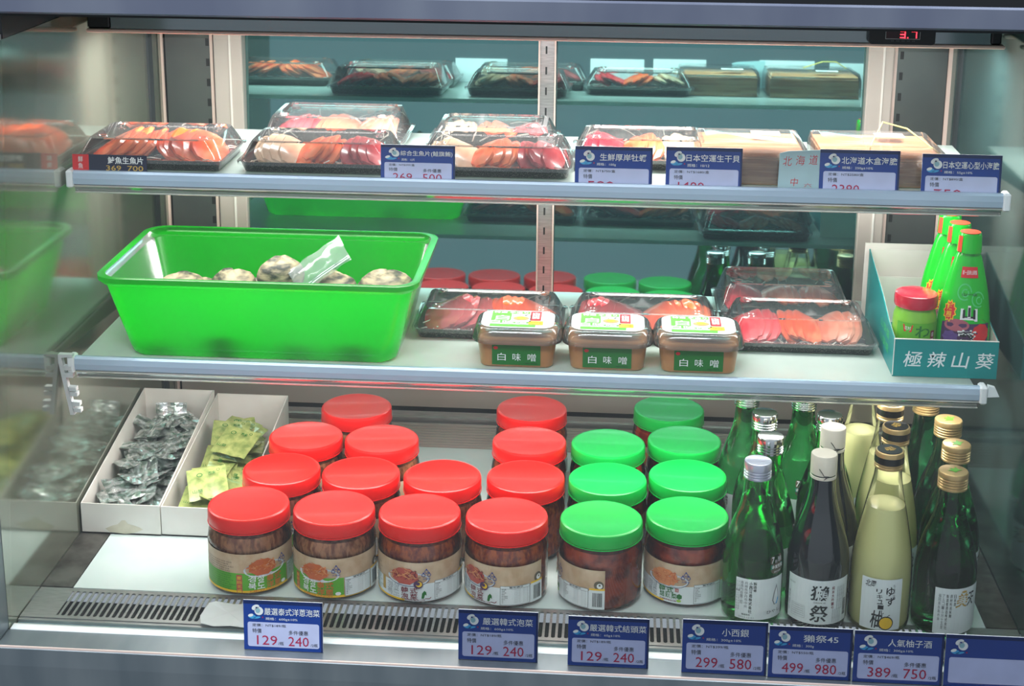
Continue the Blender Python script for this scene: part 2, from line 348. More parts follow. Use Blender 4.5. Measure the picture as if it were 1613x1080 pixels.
# front grille: one bar between each pair of slots
GY0, GY1 = -.0998, -.0386; X0, PIT, NB = -.505, .00675, 140
b = MB(); b.box(XL+.001, X0, GY0, GY1, -.0012, 0, STEEL); b.box(X0+PIT*NB, XR-.001, GY0, GY1, -.0012, 0, STEEL)
b.box(X0, X0+PIT*NB, GY1-.006, GY1, -.0012, 0, STEEL); b.box(X0, X0+PIT*NB, GY0, GY0+.005, -.0012, 0, STEEL)
grille = struct('grille', b, floor)
b = MB(); b.box(XL+.001, XR-.001, GY0, GY1, -.020, -.016, SLOT); struct('grille_well', b, floor)
hs = .0021
def barmesh():
    y0, y1 = GY0+.005, GY1-.006; pts = []
    for i in range(5): t = PI/2*i/4; pts.append((hs*(1-math.sin(t))*1, y0+hs*(1-math.cos(t))))
    L = [(hs, y0)]+[(hs-hs*math.sin(R(90*i/4))+0, y0+hs-hs*math.cos(R(90*i/4))) for i in range(5)]
    right = []
    # outline: left edge is the right half of one slot, right edge the left half of the next
    left = [(0, y0)]+[(hs*math.sin(R(a)), y0+hs*(1-math.cos(R(a)))) for a in (30, 60, 90)]+[(hs*math.sin(R(a)), y1-hs*(1-math.cos(R(a)))) for a in (90, 60, 30)]+[(0, y1)]
    right = [(PIT-x, y) for x, y in left]
    n = len(left); vs = []
    for (x, y), (x2, y2) in zip(left, right): vs += [(x, y, 0), (x2, y2, 0), (x, y, -.0012), (x2, y2, -.0012)]
    fs = []
    for i in range(n-1):
        a = 4*i; c = a+4; fs += [(a, a+1, c+1, c), (a, c, c+2, a+2), (a+1, a+3, c+3, c+1)]
    return vs, fs
vs, fs = barmesh(); b = MB(); b.add(vs, fs, STEEL); bar0 = b.build('grille_bar', grille, (X0, 0, 0))
for k in range(1, NB):
    c = bar0.copy(); COL.objects.link(c); c.location = (X0+k*PIT, 0, 0)
# side glass walls with seals
for side, x, s in (('wall_left', XL, -1), ('wall_right', XR, 1)):
    b = MB(); b.box(min(x, x+s*.008), max(x, x+s*.008), -.125, YB+.01, -.01, .595, SIDE if s < 0 else SIDER); wl_ = struct(side, b)
    b = MB(); b.box(min(x, x-s*.003), max(x, x-s*.003), .425, .441, 0, .595, SEAL); struct('seal', b, wl_)
    b = MB(); b.box(min(x, x-s*.005), max(x, x-s*.003), YB-.006, YB-.002, 0, .595, LIP); struct('corner_trim', b, wl_)
# back wall: lower panel, slotted uprights and cream posts
b = MB(); b.box(XL-.008, XR+.008, YB+.012, YB+.02, -.01, .6184, DARKCEIL); back = struct('wall_back', b)
b = MB(); b.box(XL+.006, XR-.006, YB-.003, YB+.011, .004, .075, GREYPANEL); struct('lower_panel', b, back)
b = MB(); b.box(XL+.006, XR-.006, YB-.004, YB-.0005, -.006, .003, SLOT); struct('drain_gap', b, back)
UPR = pmat('grey_upright', srgb(108, 114, 112), .3, .6, c2=srgb(92, 98, 98), scale=8)
for x0, x1, xs in ((XL+.006, -.474, -.480), (.423, XR-.006, .431)):
    b = MB(); b.box(x0, x1, YB-.004, YB+.011, .0755, .6, UPR); u = struct('slotted_upright', b, back)
    for k in range(17):
        b = MB(); b.box(xs-.0022, xs+.0022, YB-.0045, YB-.0035, .10+k*.0272, .110+k*.0272, SLOT); struct('slot', b, u)
    b = MB(); xx = x0 if x0 > 0 else x1; b.box(xx-.002, xx+.002, YB-.007, YB-.0045, .0755, .6, LIP); struct('edge_strip', b, u)
for x0, x1 in ((-.470, -.4315), (.387, .4205)):
    b = MB(); b.box(x0, x1, YB-.012, YB+.011, .0755, .6, POST, .002)
    b.box((x0+x1)/2+.002, (x0+x1)/2+.0045, YB-.0135, YB-.0118, .0755, .6, CARD)
    struct('post', b, back)
b = MB(); b.box(-.0375, -.0148, YB-.016, YB-.002, .0755, .6, STEEL, .0015); mull = struct('mullion', b, back)
for xx in (-.0375, -.0165):
    b = MB(); b.box(xx, xx+.002, YB-.019, YB-.0155, .0755, .6, LIP); struct('edge_strip', b, mull)
for k in range(17):
    b = MB(); b.box(-.0285, -.0262, YB-.0165, YB-.0155, .10+k*.0272, .110+k*.0272, SLOT); struct('slot', b, mull)
# two sliding rear panes, leaning slightly back
for n, (x0, x1) in enumerate(((-.4312, -.038), (-.0145, .3868))):
    b = MB(); lean = .0105
    b.add([(x0, YB-lean, .0757), (x1, YB-lean, .0757), (x1, YB+lean, .6), (x0, YB+lean, .6), (x0, YB+.011, .0757), (x1, YB+.011, .0757), (x1, YB+.0115, .6), (x0, YB+.0115, .6)],
          [(0, 1, 2, 3), (5, 4, 7, 6), (0, 4, 5, 1), (3, 2, 6, 7), (0, 3, 7, 4), (1, 5, 6, 2)], PANE); struct('door_%d' % (n+1), b)
# ceiling and its lamp housing
b = MB(); b.box(-.80, .75, -.0275, .52, .6185, .6215, DARKCEIL); ceil = struct('ceiling', b)
b = MB(); b.box(-.90, .85, -.040, -.028, .6222, .6445, STEELBAR, .002); struct('top_bar', b, ceil)
b = MB(); b.box(-.90, .85, -.036, .1, .6448, .70, BLACK); struct('canopy', b, ceil)
for x0, x1 in ((XL-.012, XL-.0005), (XR+.0005, XR+.012)):
    b = MB(); b.box(x0, x1, -.027, .30, .5955, .6184, BLACK); struct('overhang_dark_block', b, ceil)  # added black blocks stand in for the dark inside of the canopy overhang
b = MB(); b.box(-.508, .470, .192, .198, .574, .6184, HOUSE); b.box(-.508, .470, .272, .278, .574, .6184, BLACK); housing = struct('lamp_housing', b, ceil)
for x0, x1 in ((-.535, -.5085), (.4705, .482)):
    b = MB(); b.box(x0, x1, .190, .278, .574, .6184, BLACK, .002); struct('housing_end', b, housing)
b = MB(); b.box(-.536, .486, .1885, .2, .5695, .5737, LIP, .001); b.box(-.536, .486, .268, .2785, .5695, .5737, LIP, .001); struct('housing_lip', b, housing)
# front glass, channel, lip, steel front
b = MB(); y0, z0, y1, z1 = -.118, .002, -.030, .600
b.add([(XL+.001, y0, z0), (XR-.001, y0, z0), (XR-.001, y1, z1), (XL+.001, y1, z1)], [(0, 1, 2, 3)], FRONTGLASS); fg = struct('window_1', b)
b = MB(); b.box(XL+.001, XR-.001, -.1145, -.1005, -.012, -.004, pmat('pale_blue_strip', srgb(142, 176, 184), .2, scale=20)); b.box(XL+.001, XR-.001, -.1045, -.1005, -.012, -.001, STEEL); struct('trim_1', b)
b = MB(); b.box(XL+.001, XR-.001, -.126, -.1148, -.012, .0015, pmat('glass_channel', srgb(222, 228, 226), .3, scale=20), .001); struct('trim_2', b)
b = MB(); b.prism([(-.1262, 0), (-.156, 0), (-.1585, -.002), (-.160, -.02), (-.160, -.30), (-.150, -.30), (-.150, -.012), (-.1262, -.012)], -.90, .85, STEELV)
fr_ = struct('trim_3', b)
b = MB(); b.box(-.90, .85, -.1578, -.1562, -.0022, .0004, LIP); struct('edge_highlight', b, fr_)
# corner frame posts
for nm, xa, xb, xc in (('trim_4', -.62, -.5435, -.5475), ('trim_5', .4955, .57, .4985)):
    b = MB(); pts = []
    for (y, z) in ((-.150, .001), (-.120, .001), (-.030, .6), (-.060, .6)): pts.append((y, z))
    b.prism(pts, xa, xb, STEELV); t4 = struct(nm, b)
    b = MB(); b.prism([(-.1525, .001), (-.1505, .001), (-.0605, .6), (-.0625, .6)], xc-.0035, xc+.0035, LIP); struct('edge_trim', b, t4)

# ============================================================ SHELVES
def shelf(yf, zt, yb, xl, xr, label, brackets):
    t = empty('shelf', (0, yf, zt), label=label, cat='shelf', group='glass display shelves')
    b = MB(); b.box(xl+.004, xr-.004, .004, yb-yf, -.006, 0, SHELF, .0008); b.build('shelf_plate', t)
    b = MB(); b.prism([(.0035, .0015), (-.0005, .0015), (-.0022, -.001), (-.0035, -.007), (-.0028, -.0135), (-.001, -.0143), (.0035, -.0143)], xl, xr, RAILBLUE); b.build('price_rail', t)
    b = MB(); b.box(xl, xr, -.0034, .004, -.0164, -.0144, RAILLINE, .0005); b.build('rail_lip', t)
    b = MB(); b.prism([(.0, -.0165), (.003, -.0225), (.010, -.0225), (.010, -.0165)], xl, xr, RAILGREY); b.build('rail_underside', t)
    b = MB(); b.box(xl, xr, .0005, .004, -.0243, -.0226, RAILLINE, .0005); b.build('lower_lip', t)
    for x, d in ((xl, -1), (xr, 1)):
        b = MB(); b.box(min(x, x+d*.008), max(x, x+d*.008), -.005, .012, -.018, .0025, ENDCAP, .002); b.build('end_cap', t)
    for x in brackets:
        b = MB(); b.prism([(.01, -.0065), (.01, -.012), (yb-yf, -.03), (yb-yf, -.0065)], x-.0015, x+.0015, STEEL); b.build('bracket', t)
    return t
up = shelf(.112, .426, .352, -.5325, .478, 'upper frosted glass shelf with pale blue price rail under the sashimi trays', (-.530, .468))
lo = shelf(.062, .2265, .345, -.526, .459, 'lower frosted glass shelf carrying the green tub and miso tubs', (-.524, .453))
# comb bracket at the left end of the lower shelf and flange on the right
b = MB(); pts = [(-.5405, .006), (-.5375, .006)]
b.add([], [], BRACK)
def plate_xz(b, pts, y0, y1, mat):
    n = len(pts); vs = [(x, y0, z) for x, z in pts]+[(x, y1, z) for x, z in pts]
    b.add(vs, [tuple(range(n)), tuple(reversed(range(n, 2*n)))]+[(i, n+i, n+(i+1) % n, (i+1) % n) for i in range(n)], mat)
plate_xz(b, [(-.0115, .005), (.006, .005), (.006, .0025), (-.0065, .001), (.0045, -.0662), (-.0005, -.0662)], -.006, .001, BRACK)
for zc, dx in ((-.0105, -.0045), (-.019, -.003), (-.035, -.0005), (-.041, .0005), (-.0525, .0025), (-.060, .0035)):
    plate_xz(b, [(dx-.001, zc+.002), (dx+.0085, zc+.0015), (dx+.0085, zc-.003), (dx+.0, zc-.003)], -.006, .001, BRACK)
cb = b.build('comb_bracket', lo, (-.5285-.0045, 0, 0))
b = MB(); plate_xz(b, [(.0085, .003), (.016, .001), (.021, -.009), (.0085, -.010)], -.002, .004, ENDCAP); b.build('rail_flange', lo, (.459, 0, 0))

# ============================================================ KIMCHI JARS
def jar_base(lidmat, cmat, label):
    t = empty('kimchi_jar', cat='jar')
    b = MB(); b.lathe([(0, .0006), (.039, .0006), (.0432, .0035), (.0445, .008), (.0445, .052), (.0452, .0545), (.0445, .057), (.0440, .062), (.0415, .0685), (.0405, .0735)], JARCLEAR, 44); b.build('jar_body', t)
    b = MB(); pr = [(0, .0015), (.038, .0015), (.0425, .006)]
    for i in range(9): pr.append((.0428-.0006*(i % 2), .01+i*.006))
    pr += [(.040, .0655), (0, .067)]
    b.lathe(pr, cmat, 44); qq = random.Random(9)
    b.v = [(x*(1-.035*abs(math.sin(9*math.atan2(y, x)+160*z))*qq.random()), y*(1-.035*qq.random()), z) for x, y, z in b.v]; b.build('contents', t)
    b = MB(); b.lathe([(.0415, .0745), (.0436, .0735), (.0442, .0748), (.0441, .0855), (.0434, .0876), (.0420, .0885), (.0400, .0884), (.0385, .0879), (0, .0879)], lidmat, 56)
    l = b.build('lid', t)
    b = MB(); b.lathe([(.0438, .0722), (.0446, .0722), (.0446, .0732), (.0438, .0732)], lidmat, 44); b.build('lid_ring', l)
    return t
def strands(p, cu, cv, a, b, mats, n, lay, seed):
    q = random.Random(seed)
    for i in range(n):
        r = math.sqrt(q.random()); t = q.random()*2*PI; x, y = cu+a*r*math.cos(t), cv+b*abs(r*math.sin(t))*(1 if q.random() < .8 else .3)
        an = q.random()*PI; l = .003+.004*q.random(); pts = [(x-l*math.cos(an), y-l*math.sin(an)*.6), (x+l*.3*math.sin(an), y+l*.2*math.cos(an)), (x+l*math.cos(an), y+l*math.sin(an)*.6)]
        p.line(pts, .0007, mats[i % len(mats)], lay+1+(i % 3)*.3)
def label_jar(t, kind, rot):
    D = .045*PI/180
    p = Print(cyl(lambda z: .0446, R(rot), .045))
    u0, u1 = -140*D, 84*D
    p.rect(u0, u1, .006, .0505, I_TAN, 1)
    if kind == 'onion':
        p.rect(u0, 20*D, .006, .0285, I_LGREEN, 2); p.rect(u0, 84*D, .006, .0085, I_YEL, 3)
    else:
        p.rect(u0, 84*D, .006, .0265, I_LBL, 2); p.rect(u0, -20*D, .006, .008, I_YEL, 3)
    p.ell(-16*D, .0315, 30*D, .0085, I_PLATE, 3, 28); p.ring(-16*D, .0315, 30*D, .0085, .0006, I_BLUE2 if kind != 'onion' else I_WHITE, 4, 200, 360)
    fm = {'onion': [I_FOOD, I_FOOD2, I_ORANGE], 'cabbage': [I_FOOD3, I_MAROON, I_FOOD2], 'kohlrabi': [I_FOOD2, I_FOOD, I_FOOD2]}[kind]
    p.ell(-20*D, .0345, 19*D, .0095, fm[0], 5, 16, 0, .05)
    strands(p, -20*D, .033, 18*D, .011, fm, 46, 5, 3)
    if kind == 'kohlrabi':
        for x, z in ((-26, .036), (-18, .041), (-12, .034), (-20, .031), (-8, .030), (-30, .030)):
            p.poly([(x*D-.003, z-.002), (x*D+.002, z-.003), (x*D+.0035, z+.001), (x*D-.001, z+.003)], I_FOOD2, 9); p.frame(x*D-.002, x*D+.002, z-.0015, z+.0015, .0004, I_FOOD, 10)
    # emblem of three small figures
    for x, z in ((10, .0405), (6, .0365), (13.5, .0365)):
        p.ring(x*D, z, .0021, .0021, .0006, I_BLUE, 4); p.ell(x*D, z+.0026, .0008, .0008, I_BLUE, 4, 8)
    p.text('大管家', 4.5*D, 15.5*D, .0318, .0335, I_BLUE, 9, .01)
    if kind == 'onion':
        for ch, x, z in (('경', -40, .018), ('상', -28, .018), ('북', -40, .0095), ('도', -28, .0095)): p.text(ch, x*D, (x+10.5)*D, z, z+.0078, I_WHITE, 4, .03)
        for ch, x, z in (('泰', -16, .0175), ('式', -4.5, .0175), ('洋', -16, .0095), ('蔥', -4.5, .0095)): p.text(ch, x*D, (x+10.5)*D, z, z+.0075, I_ORANGE, 11, .03)
        p.text('KIMCHI ONION', -38*D, 4*D, .0065, .0085, I_ORANGE, 4, .01)
        p.ell(12*D, .0105, .003, .002, I_WHITE, 4)
        p.rect(-56*D, -48*D, .006, .027, I_FOOD3, 3)
        for i, ch in enumerate('慶尚北道'): p.text(ch, -55*D, -49*D, .0215-i*.005, .0255-i*.005, I_YEL, 4)
    elif kind == 'cabbage':
        for ch, x, z in (('경', -48, .0172), ('상', -37, .0172), ('북', -48, .0095), ('도', -37, .0095)):
            p.text(ch, x*D, (x+9.5)*D, z, z+.007, I_GREY, 4, .02); p.text(ch, x*D+.0004, (x+9)*D, z+.0004, z+.0066, I_LBL, 5, .0)
        for ch, x, z in (('韓', -24, .0162), ('式', -12, .0162), ('泡', -24, .0092), ('菜', -12, .0092)): p.text(ch, x*D, (x+10)*D, z, z+.0068, I_MAROON, 11, .03)
        p.ell(-1*D, .0265, .0048, .0048, I_PURPLE, 11, 20); p.ell(0*D, .027, .0032, .0032, I_YEL, 12, 16); p.ell(-1.5*D, .0278, .0022, .002, I_PURPLE, 13, 14)
        p.poly([(3*D, .0095), (4*D, .0155), (7*D, .0185), (9.5*D, .0165), (10*D, .0115), (8*D, .009)], I_DGREEN, 4); p.poly([(6*D, .009), (8*D, .014), (10*D, .0125), (11*D, .0095)], I_LBL, 5); p.line([(8*D, .0092), (14*D, .0086), (16*D, .0105)], .0007, I_MAROON, 5)
        p.text('正宗韓國風味口味', -24*D, 8*D, .0068, .0086, I_MAROON, 4, .01)
        p.rect(-58*D, -52*D, .012, .028, I_GOLD, 3)
    else:
        for ch, x, z in (('경', -48, .0172), ('상', -39, .0172), ('북', -48, .0095), ('도', -39, .0095)):
            p.text(ch, x*D, (x+8)*D, z, z+.007, I_GREY, 4, .02); p.text(ch, x*D+.0004, (x+7.5)*D, z+.0004, z+.0066, I_LBL, 5, .0)
        for ch, x, z in (('韓', -26, .0182), ('式', -15, .0182)): p.text(ch, x*D, (x+9.5)*D, z, z+.007, I_DGREEN, 11, .04)
        for i, ch in enumerate('結頭菜'): p.text(ch, (-26+i*8.5)*D, (-18.5+i*8.5)*D, .0112, .0175, I_DGREEN, 4, .04)
        p.ell(2*D, .0145, .003, .003, I_DGREEN, 4, 12, 0, .1); p.rect(-4*D, 1*D, .0195, .0235, I_FOOD3, 4); p.text('口味', -3.6*D, .6*D, .0202, .0228, I_LBL, 5)
        p.text('正宗韓國風味口味', -26*D, -2*D, .0078, .0098, I_MAROON, 4, .01)
        p.ell(1.5*D, .0095, .0025, .0015, I_LIME, 4)
    # nutrition table
    p.rect(21*D, 62*D, .007, .029, I_LBL, 4); p.frame(21*D, 62*D, .007, .029, .0003, I_BLACK, 5)
    p.text('營養標示', 33*D, 52*D, .0265, .0283, I_BLACK, 5, .01)
    for i in range(9):
        z = .0245-i*.0019
        p.text(['每份量', '熱量', '蛋白質', '脂肪', '飽和脂肪', '反式脂肪', '碳水', '糖', '鈉'][i], 23*D, (23+[6, 4, 6, 4, 8, 8, 5, 2, 2][i])*D, z, z+.0011, I_BLACK, 5)
        p.text('12.3 g', 40*D, 48*D, z, z+.001, I_GREY, 5); p.text('4.1 g', 52*D, 59*D, z, z+.001, I_GREY, 5)
    p.rect(21*D, 62*D, .0257, .0259, I_BLACK, 5)
    # small round picture and barcode
    p.rect(63.5*D, 84*D, .006, .029, I_LBL, 4); p.rect(63.5*D, 84*D, .028, .030, I_YEL, 5)
    q = random.Random(5); x = 68.
    while x < 80: wd = .4+q.random()*.8; p.rect(x*D, (x+wd)*D, .009, .025, I_BLACK, 5); x += wd+.4+q.random()*.6
    p.ell(76*D, .0335, .0052, .0052, I_BROWN, 3, 20); p.ell(77*D, .033, .003, .003, I_WHITE, 4); p.ell(77*D, .034, .0012, .0012, I_BROWN, 5, 8)
    # ingredients text on the far side
    q = random.Random(8)
    for i in range(13):
        z = .040-i*.0026
        x = -118+q.random()*4
        while x < -66:
            wd = 4+q.random()*9; p.text('品名原料成分內容保存期限'[q.randrange(8):][:3], x*D, (x+wd)*D, z, z+.0015, I_BLACK if i < 5 else I_DGREEN, 4); x += wd+1
    for c_ in p.mb.mats: pass
    p.build('label', t)
RJ = jar_base(REDLID, KIMCHI, ''); RP = jar_base(REDLID, KIMCHIP, ''); GJ = jar_base(GREENLID, RADISH, '')
label_jar(RP, 'onion', 0); label_jar(RJ, 'cabbage', 0); label_jar(GJ, 'kohlrabi', 0)
used = set()
def jar(proto, x, y, rot, label, group, lean=0):
    o = proto if proto not in used else dup(proto); used.add(proto)
    place(o, (x, y, 0), R(rot), label, group); return o
g1, g2 = 'red lidded kimchi jars', 'green lidded kimchi jars'
jar(RP, -.321, .002, 50, 'red-lidded onion kimchi jar, leftmost in the front row beside the empty white plate', g1)
jar(RP, -.227, .000, 2, 'red-lidded onion kimchi jar, second from the left in the front row', g1)
jar(RP, -.305, .0925, 15, 'red-lidded kimchi jar behind the leftmost front jar, touching the lime sachet box', g1)
jar(RP, -.213, .090, -30, 'red-lidded kimchi jar in the middle of the second row, behind the second front jar', g1)
jar(RP, -.120, .090, -50, 'red-lidded kimchi jar at the right end of the second row of three', g1)
jar(RP, -.296, .186, 20, 'red-lidded kimchi jar in the third row, left of the pair', g1)
jar(RP, -.204, .185, -20, 'red-lidded kimchi jar in the third row, right of the pair', g1)
jar(RP, -.251, .281, 0, 'single red-lidded kimchi jar at the very back behind the left pair', g1)
jar(RJ, -.134, .000, 6, 'red-lidded cabbage kimchi jar, third from the left in the front row', g1)
jar(RJ, -.040, -.001, -25, 'red-lidded cabbage kimchi jar at the right end of the red front row', g1)
jar(RJ, -.026, .097, -60, 'red-lidded cabbage kimchi jar directly behind the rightmost red front jar', g1)
jar(RJ, -.028, .195, -60, 'red-lidded cabbage kimchi jar, third back in the right red column', g1)
jar(RJ, -.031, .294, 10, 'red-lidded cabbage kimchi jar at the back end of the right red column', g1)
jar(GJ, .061, .000, -77, 'green-lidded kohlrabi kimchi jar in front showing its barcode and red contents', g2)
jar(GJ, .153, .018, -12, 'green-lidded kohlrabi kimchi jar in front beside the sake bottles, label facing out', g2)
jar(GJ, .0665, .099, -60, 'green-lidded kimchi jar, second back in the left green column', g2)
jar(GJ, .066, .196, -60, 'green-lidded kimchi jar, rearmost of the left green column', g2)
jar(GJ, .157, .116, -10, 'green-lidded kimchi jar, second back in the right green column', g2)
jar(GJ, .157, .214, -10, 'green-lidded kimchi jar, third back in the right green column', g2)
jar(GJ, .141, .309, -10, 'green-lidded kimchi jar with a glare streak, rearmost under the lower shelf rail', g2)

# ============================================================ BOTTLES
def prof_r(prof):
    def f(z):
        for (r0, z0), (r1, z1) in zip(prof[:-1], prof[1:]):
            if z0 <= z <= z1 and z1 > z0: return r0+(r1-r0)*(z-z0)/(z1-z0)
        return prof[-1][0]
    return f
def smoothprof(pts, n=5):
    out = []
    for i in range(len(pts)-1):
        p0, p1, p2, p3 = pts[max(i-1, 0)], pts[i], pts[i+1], pts[min(i+2, len(pts)-1)]
        for k in range(n):
            t = k/n; out.append(tuple(.5*((2*p1[j])+(-p0[j]+p2[j])*t+(2*p0[j]-5*p1[j]+4*p2[j]-p3[j])*t*t+(-p0[j]+3*p1[j]-3*p2[j]+p3[j])*t**3) for j in (0, 1)))
    return out+[pts[-1]]
def cap_mesh(r, z0, z1, mat, rings=3, top=None):
    b = MB(); pr = [(r*.93, z0), (r, z0+.0005)]; h = z1-z0
    for k in range(rings):
        z = z0+h*(.12+.16*k); pr += [(r, z), (r*.93, z+.0009), (r*.93, z+.0014), (r, z+.0022)]
    pr += [(r, z1-.0014), (r*.95, z1-.0002), (r*.9, z1), (0, z1)]
    b.lathe(pr, mat, 32); return b
def drop_print(p):
    p.rect(-.019, .0335, .006, .052, I_LBL, 1)
    for i, (s_, x) in enumerate((('製造者', .0), ('小西酒造株式会社', -.004), ('兵庫県伊丹市中央', -.0085), ('清酒内容量三百', -.013))):
        p.vtext(s_, x-.0015, x+.0018, .049, .0045 if i == 1 else .0038, I_BLACK if i < 2 else I_GREY, 2, .02 if i < 2 else 0)
    for i in range(2): p.vtext('アルコール分原材料名米', -.0185+i*.0022, -.017+i*.0022, .048, .003, I_GREY, 2)
    p.poly([(.024, .044), (.0265, .034), (.0278, .026), (.0255, .0205), (.0215, .0205), (.0190, .026), (.0205, .034)], I_GREY, 2)
    p.poly([(.0237, .041), (.0258, .033), (.0268, .026), (.0248, .0215), (.0222, .0215), (.0202, .026), (.0215, .034)], I_LBL, 3)
    p.poly([(.0262, .030), (.0268, .026), (.0250, .0215), (.0228, .0212), (.0245, .024)], I_SKY, 4)
    p.text('ひやし', .013, .030, .0118, .0155, I_BLACK, 2); p.text('製造年月', -.012, -.004, .0105, .0125, I_BLACK, 2, .01); p.text('2023.12.01', -.015, .000, .0075, .0092, I_GREY, 2)
def sticker(p, cu, cv, s=1):
    p.rrect(cu-.0085*s, cu+.0085*s, cv+.0005, cv+.0095, .002, I_BROWN, 1); p.rrect(cu-.0085*s, cu+.0085*s, cv-.0045, cv+.0007, .0012, I_TEAL, 2); p.ell(cu, cv-.0045, .0085*s, .006, I_BROWN, 1, 20)
    p.text('7', cu-.0075*s, cu-.0035*s, cv+.0022, cv+.0088, I_WHITE, 3, .02, .2); p.text('回', cu-.003*s, cu-.0002, cv+.002, cv+.005, I_WHITE, 3); p.text('連続', cu+.0008, cu+.007*s, cv+.0025, cv+.0078, I_WHITE, 3)
    p.text('金賞受賞', cu-.0078*s, cu+.0078*s, cv-.004, cv+.0002, I_WHITE, 4, .02); p.text('2014年', cu-.005*s, cu+.005*s, cv-.0085, cv-.006, I_WHITE, 4)
def bottle(name, body, H, capr, caph, capmat, glass, liquid=None, label=None, rings=3, lift=(0, 1)):
    t = empty(name, cat='bottle')
    pr = smoothprof(body); f = prof_r(pr); pr = [(0, .002), (.022, .001), (body[0][0]-.003, .0008)]+pr
    b = MB(); b.lathe(pr+[(0, body[-1][1])], glass, 44); b.build('glass_body', t)
    if liquid:
        lp = [(0, .004), (body[0][0]-.006, .004)]+[(max(r-.0012, .004), z+.003) for r, z in smoothprof(body) if z < liquid[1]]; lp.append((0, lp[-1][1])); b = MB(); b.lathe(lp, liquid[0], 40); b.build('drink', t)
    b = cap_mesh(capr, H-caph, H, capmat, rings); c = b.build('cap', t)
    if label:
        mp = cyl(f, 0, body[0][0]); k0, k1 = lift; p = Print(lambda u, v, l: mp(u, k0+v*k1, l)); label(p); p.build('label', t)
    return t, f, c
BODY = [(.0302, .004), (.0314, .010), (.0314, .035), (.0314, .066), (.0292, .083), (.0240, .103), (.0175, .122), (.0140, .138), (.0128, .152), (.0125, .158)]
# sake: green glass, silver cap
def sake_label(p): drop_print(p); sticker(p, .0235, .066, .95)
sake, f_, c = bottle('sake_bottle', BODY, .174, .0142, .0185, SILCAP, GREENGLASS, None, sake_label, 3, (.0035, 1))
# dark bottle, cream cap with shrink sleeve
def dark_label(p):
    p.rect(-.036, .034, .005, .0545, I_LBL, 1)
    p.text('獺', -.0095, .0085, .032, .049, I_BLACK, 3, .018, .1); p.text('祭', -.0095, .0085, .008, .027, I_BLACK, 3, .03, .1); p.text('DASSAI 45', -.006, .0055, .0288, .0305, I_BLACK, 2)
    p.vtext('純米大吟醸', .0115, .0145, .048, .0045, I_MAROON, 2, .01); p.text('45', .0115, .0145, .0225, .0255, I_MAROON, 2)
    for i in range(4): p.vtext('山口県岩国市獺越旭酒造', .0175+i*.0027, .0192+i*.0027, .047, .0024, I_GREY, 2)
    for i in range(5): p.vtext('原材料名米米麹精米歩合', .0130+i*.0022, .0144+i*.0022, .0215, .0014, I_GREY, 2)
    p.frame(-.030, -.0145, .010, .024, .0002, I_GREY, 2)
    for i in range(5): p.text('日本酒度精米歩合', -.0292, -.0155, .012+i*.0024, .0133+i*.0024, I_GREY, 2)
    q = random.Random(2); z = .012
    while z < .030: h = .0004+q.random()*.0008; p.rect(.0265, .0315, z, z+h, I_BLACK, 2); z += h+.0006
    p.text('株式会社', -.034, -.026, .045, .047, I_GREY, 2); p.vtext('獺祭二割三分', -.035, -.0325, .036, .004, I_GREY, 2)
BODYD = [(.0310, .004), (.0317, .010), (.0317, .035), (.0317, .070), (.0296, .088), (.0240, .109), (.0175, .129), (.0140, .146), (.0130, .160), (.0128, .168)]
dark, f_, c = bottle('dark_sake_bottle', BODYD, .187, .0134, .026, CREAMCAP, DARKGLASS, None, dark_label, 1, (.0055, 1))
b = MB(); b.tube([(-.0062, -.0131, .1745), (-.0035, -.0138, .171), (-.001, -.0138, .167), (.004, -.0133, .1665), (.0015, -.0137, .165), (-.001, -.0138, .163)], .00035, INK['black']); b.build('pull_thread', c)
# yuzu liqueur
def yuzu_label(p):
    p.rect(-.0205, .0205, .004, .0545, I_LBL, 1)
    p.text('北岡', -.0165, -.006, .046, .0525, I_BLACK, 2, .03, .2)
    for ch, v, s_ in (('ゆ', .0385, .0085), ('ず', .0285, .0095)): p.text(ch, .004, .004+s_, v, v+.009, I_BLACK, 2, .02)
    for i, ch in enumerate('リキュール'): p.text(ch, -.0055+i*.0008, .000+i*.0008, .0405-i*.0052, .045-i*.0052, I_BLACK, 2, .02)
    p.text('柚', -.0095, .002, .006, .0235, I_BLACK, 2, .03, .15); p.vtext('もみや酒', .0105, .013, .050, .0035, I_GREY, 2)
    p.ell(.0055, .0115, .0072, .0068, I_BLACK, 3, 26); p.ell(.0055, .0115, .0062, .0058, I_YEL, 4, 26); p.line([(.0058, .017), (.0075, .0195), (.009, .0198)], .0006, I_BLACK, 5)
BODYY = [(.0304, .004), (.0314, .010), (.0314, .035), (.0314, .060), (.0300, .080), (.0262, .103), (.0215, .127), (.0165, .150), (.0140, .166), (.0132, .176)]
yuzu, f_, c = bottle('yuzu_liqueur_bottle', BODYY, .1935, .0145, .0185, GOLDCAP, NECKGLASS, (YUZU, .134), yuzu_label, 3, (.003, 1.13))
b = MB(); b.lathe([(0, .1936), (.0125, .1936), (.0125, .1941), (0, .1941)], BLACKCAP, 28); b.lathe([(.0147, .1815), (.0149, .1815), (.0149, .1885), (.0147, .1885)], BLACKCAP, 28); b.build('black_band', c)
p = Print(flat((0, 0, .1942), (1, 0, 0), (0, 1, 0), (0, 0, 1))); p.text('金', -.0065, .0065, -.006, .006, I_GOLD, 1, .02, .2); p.build('cap_mark', c)
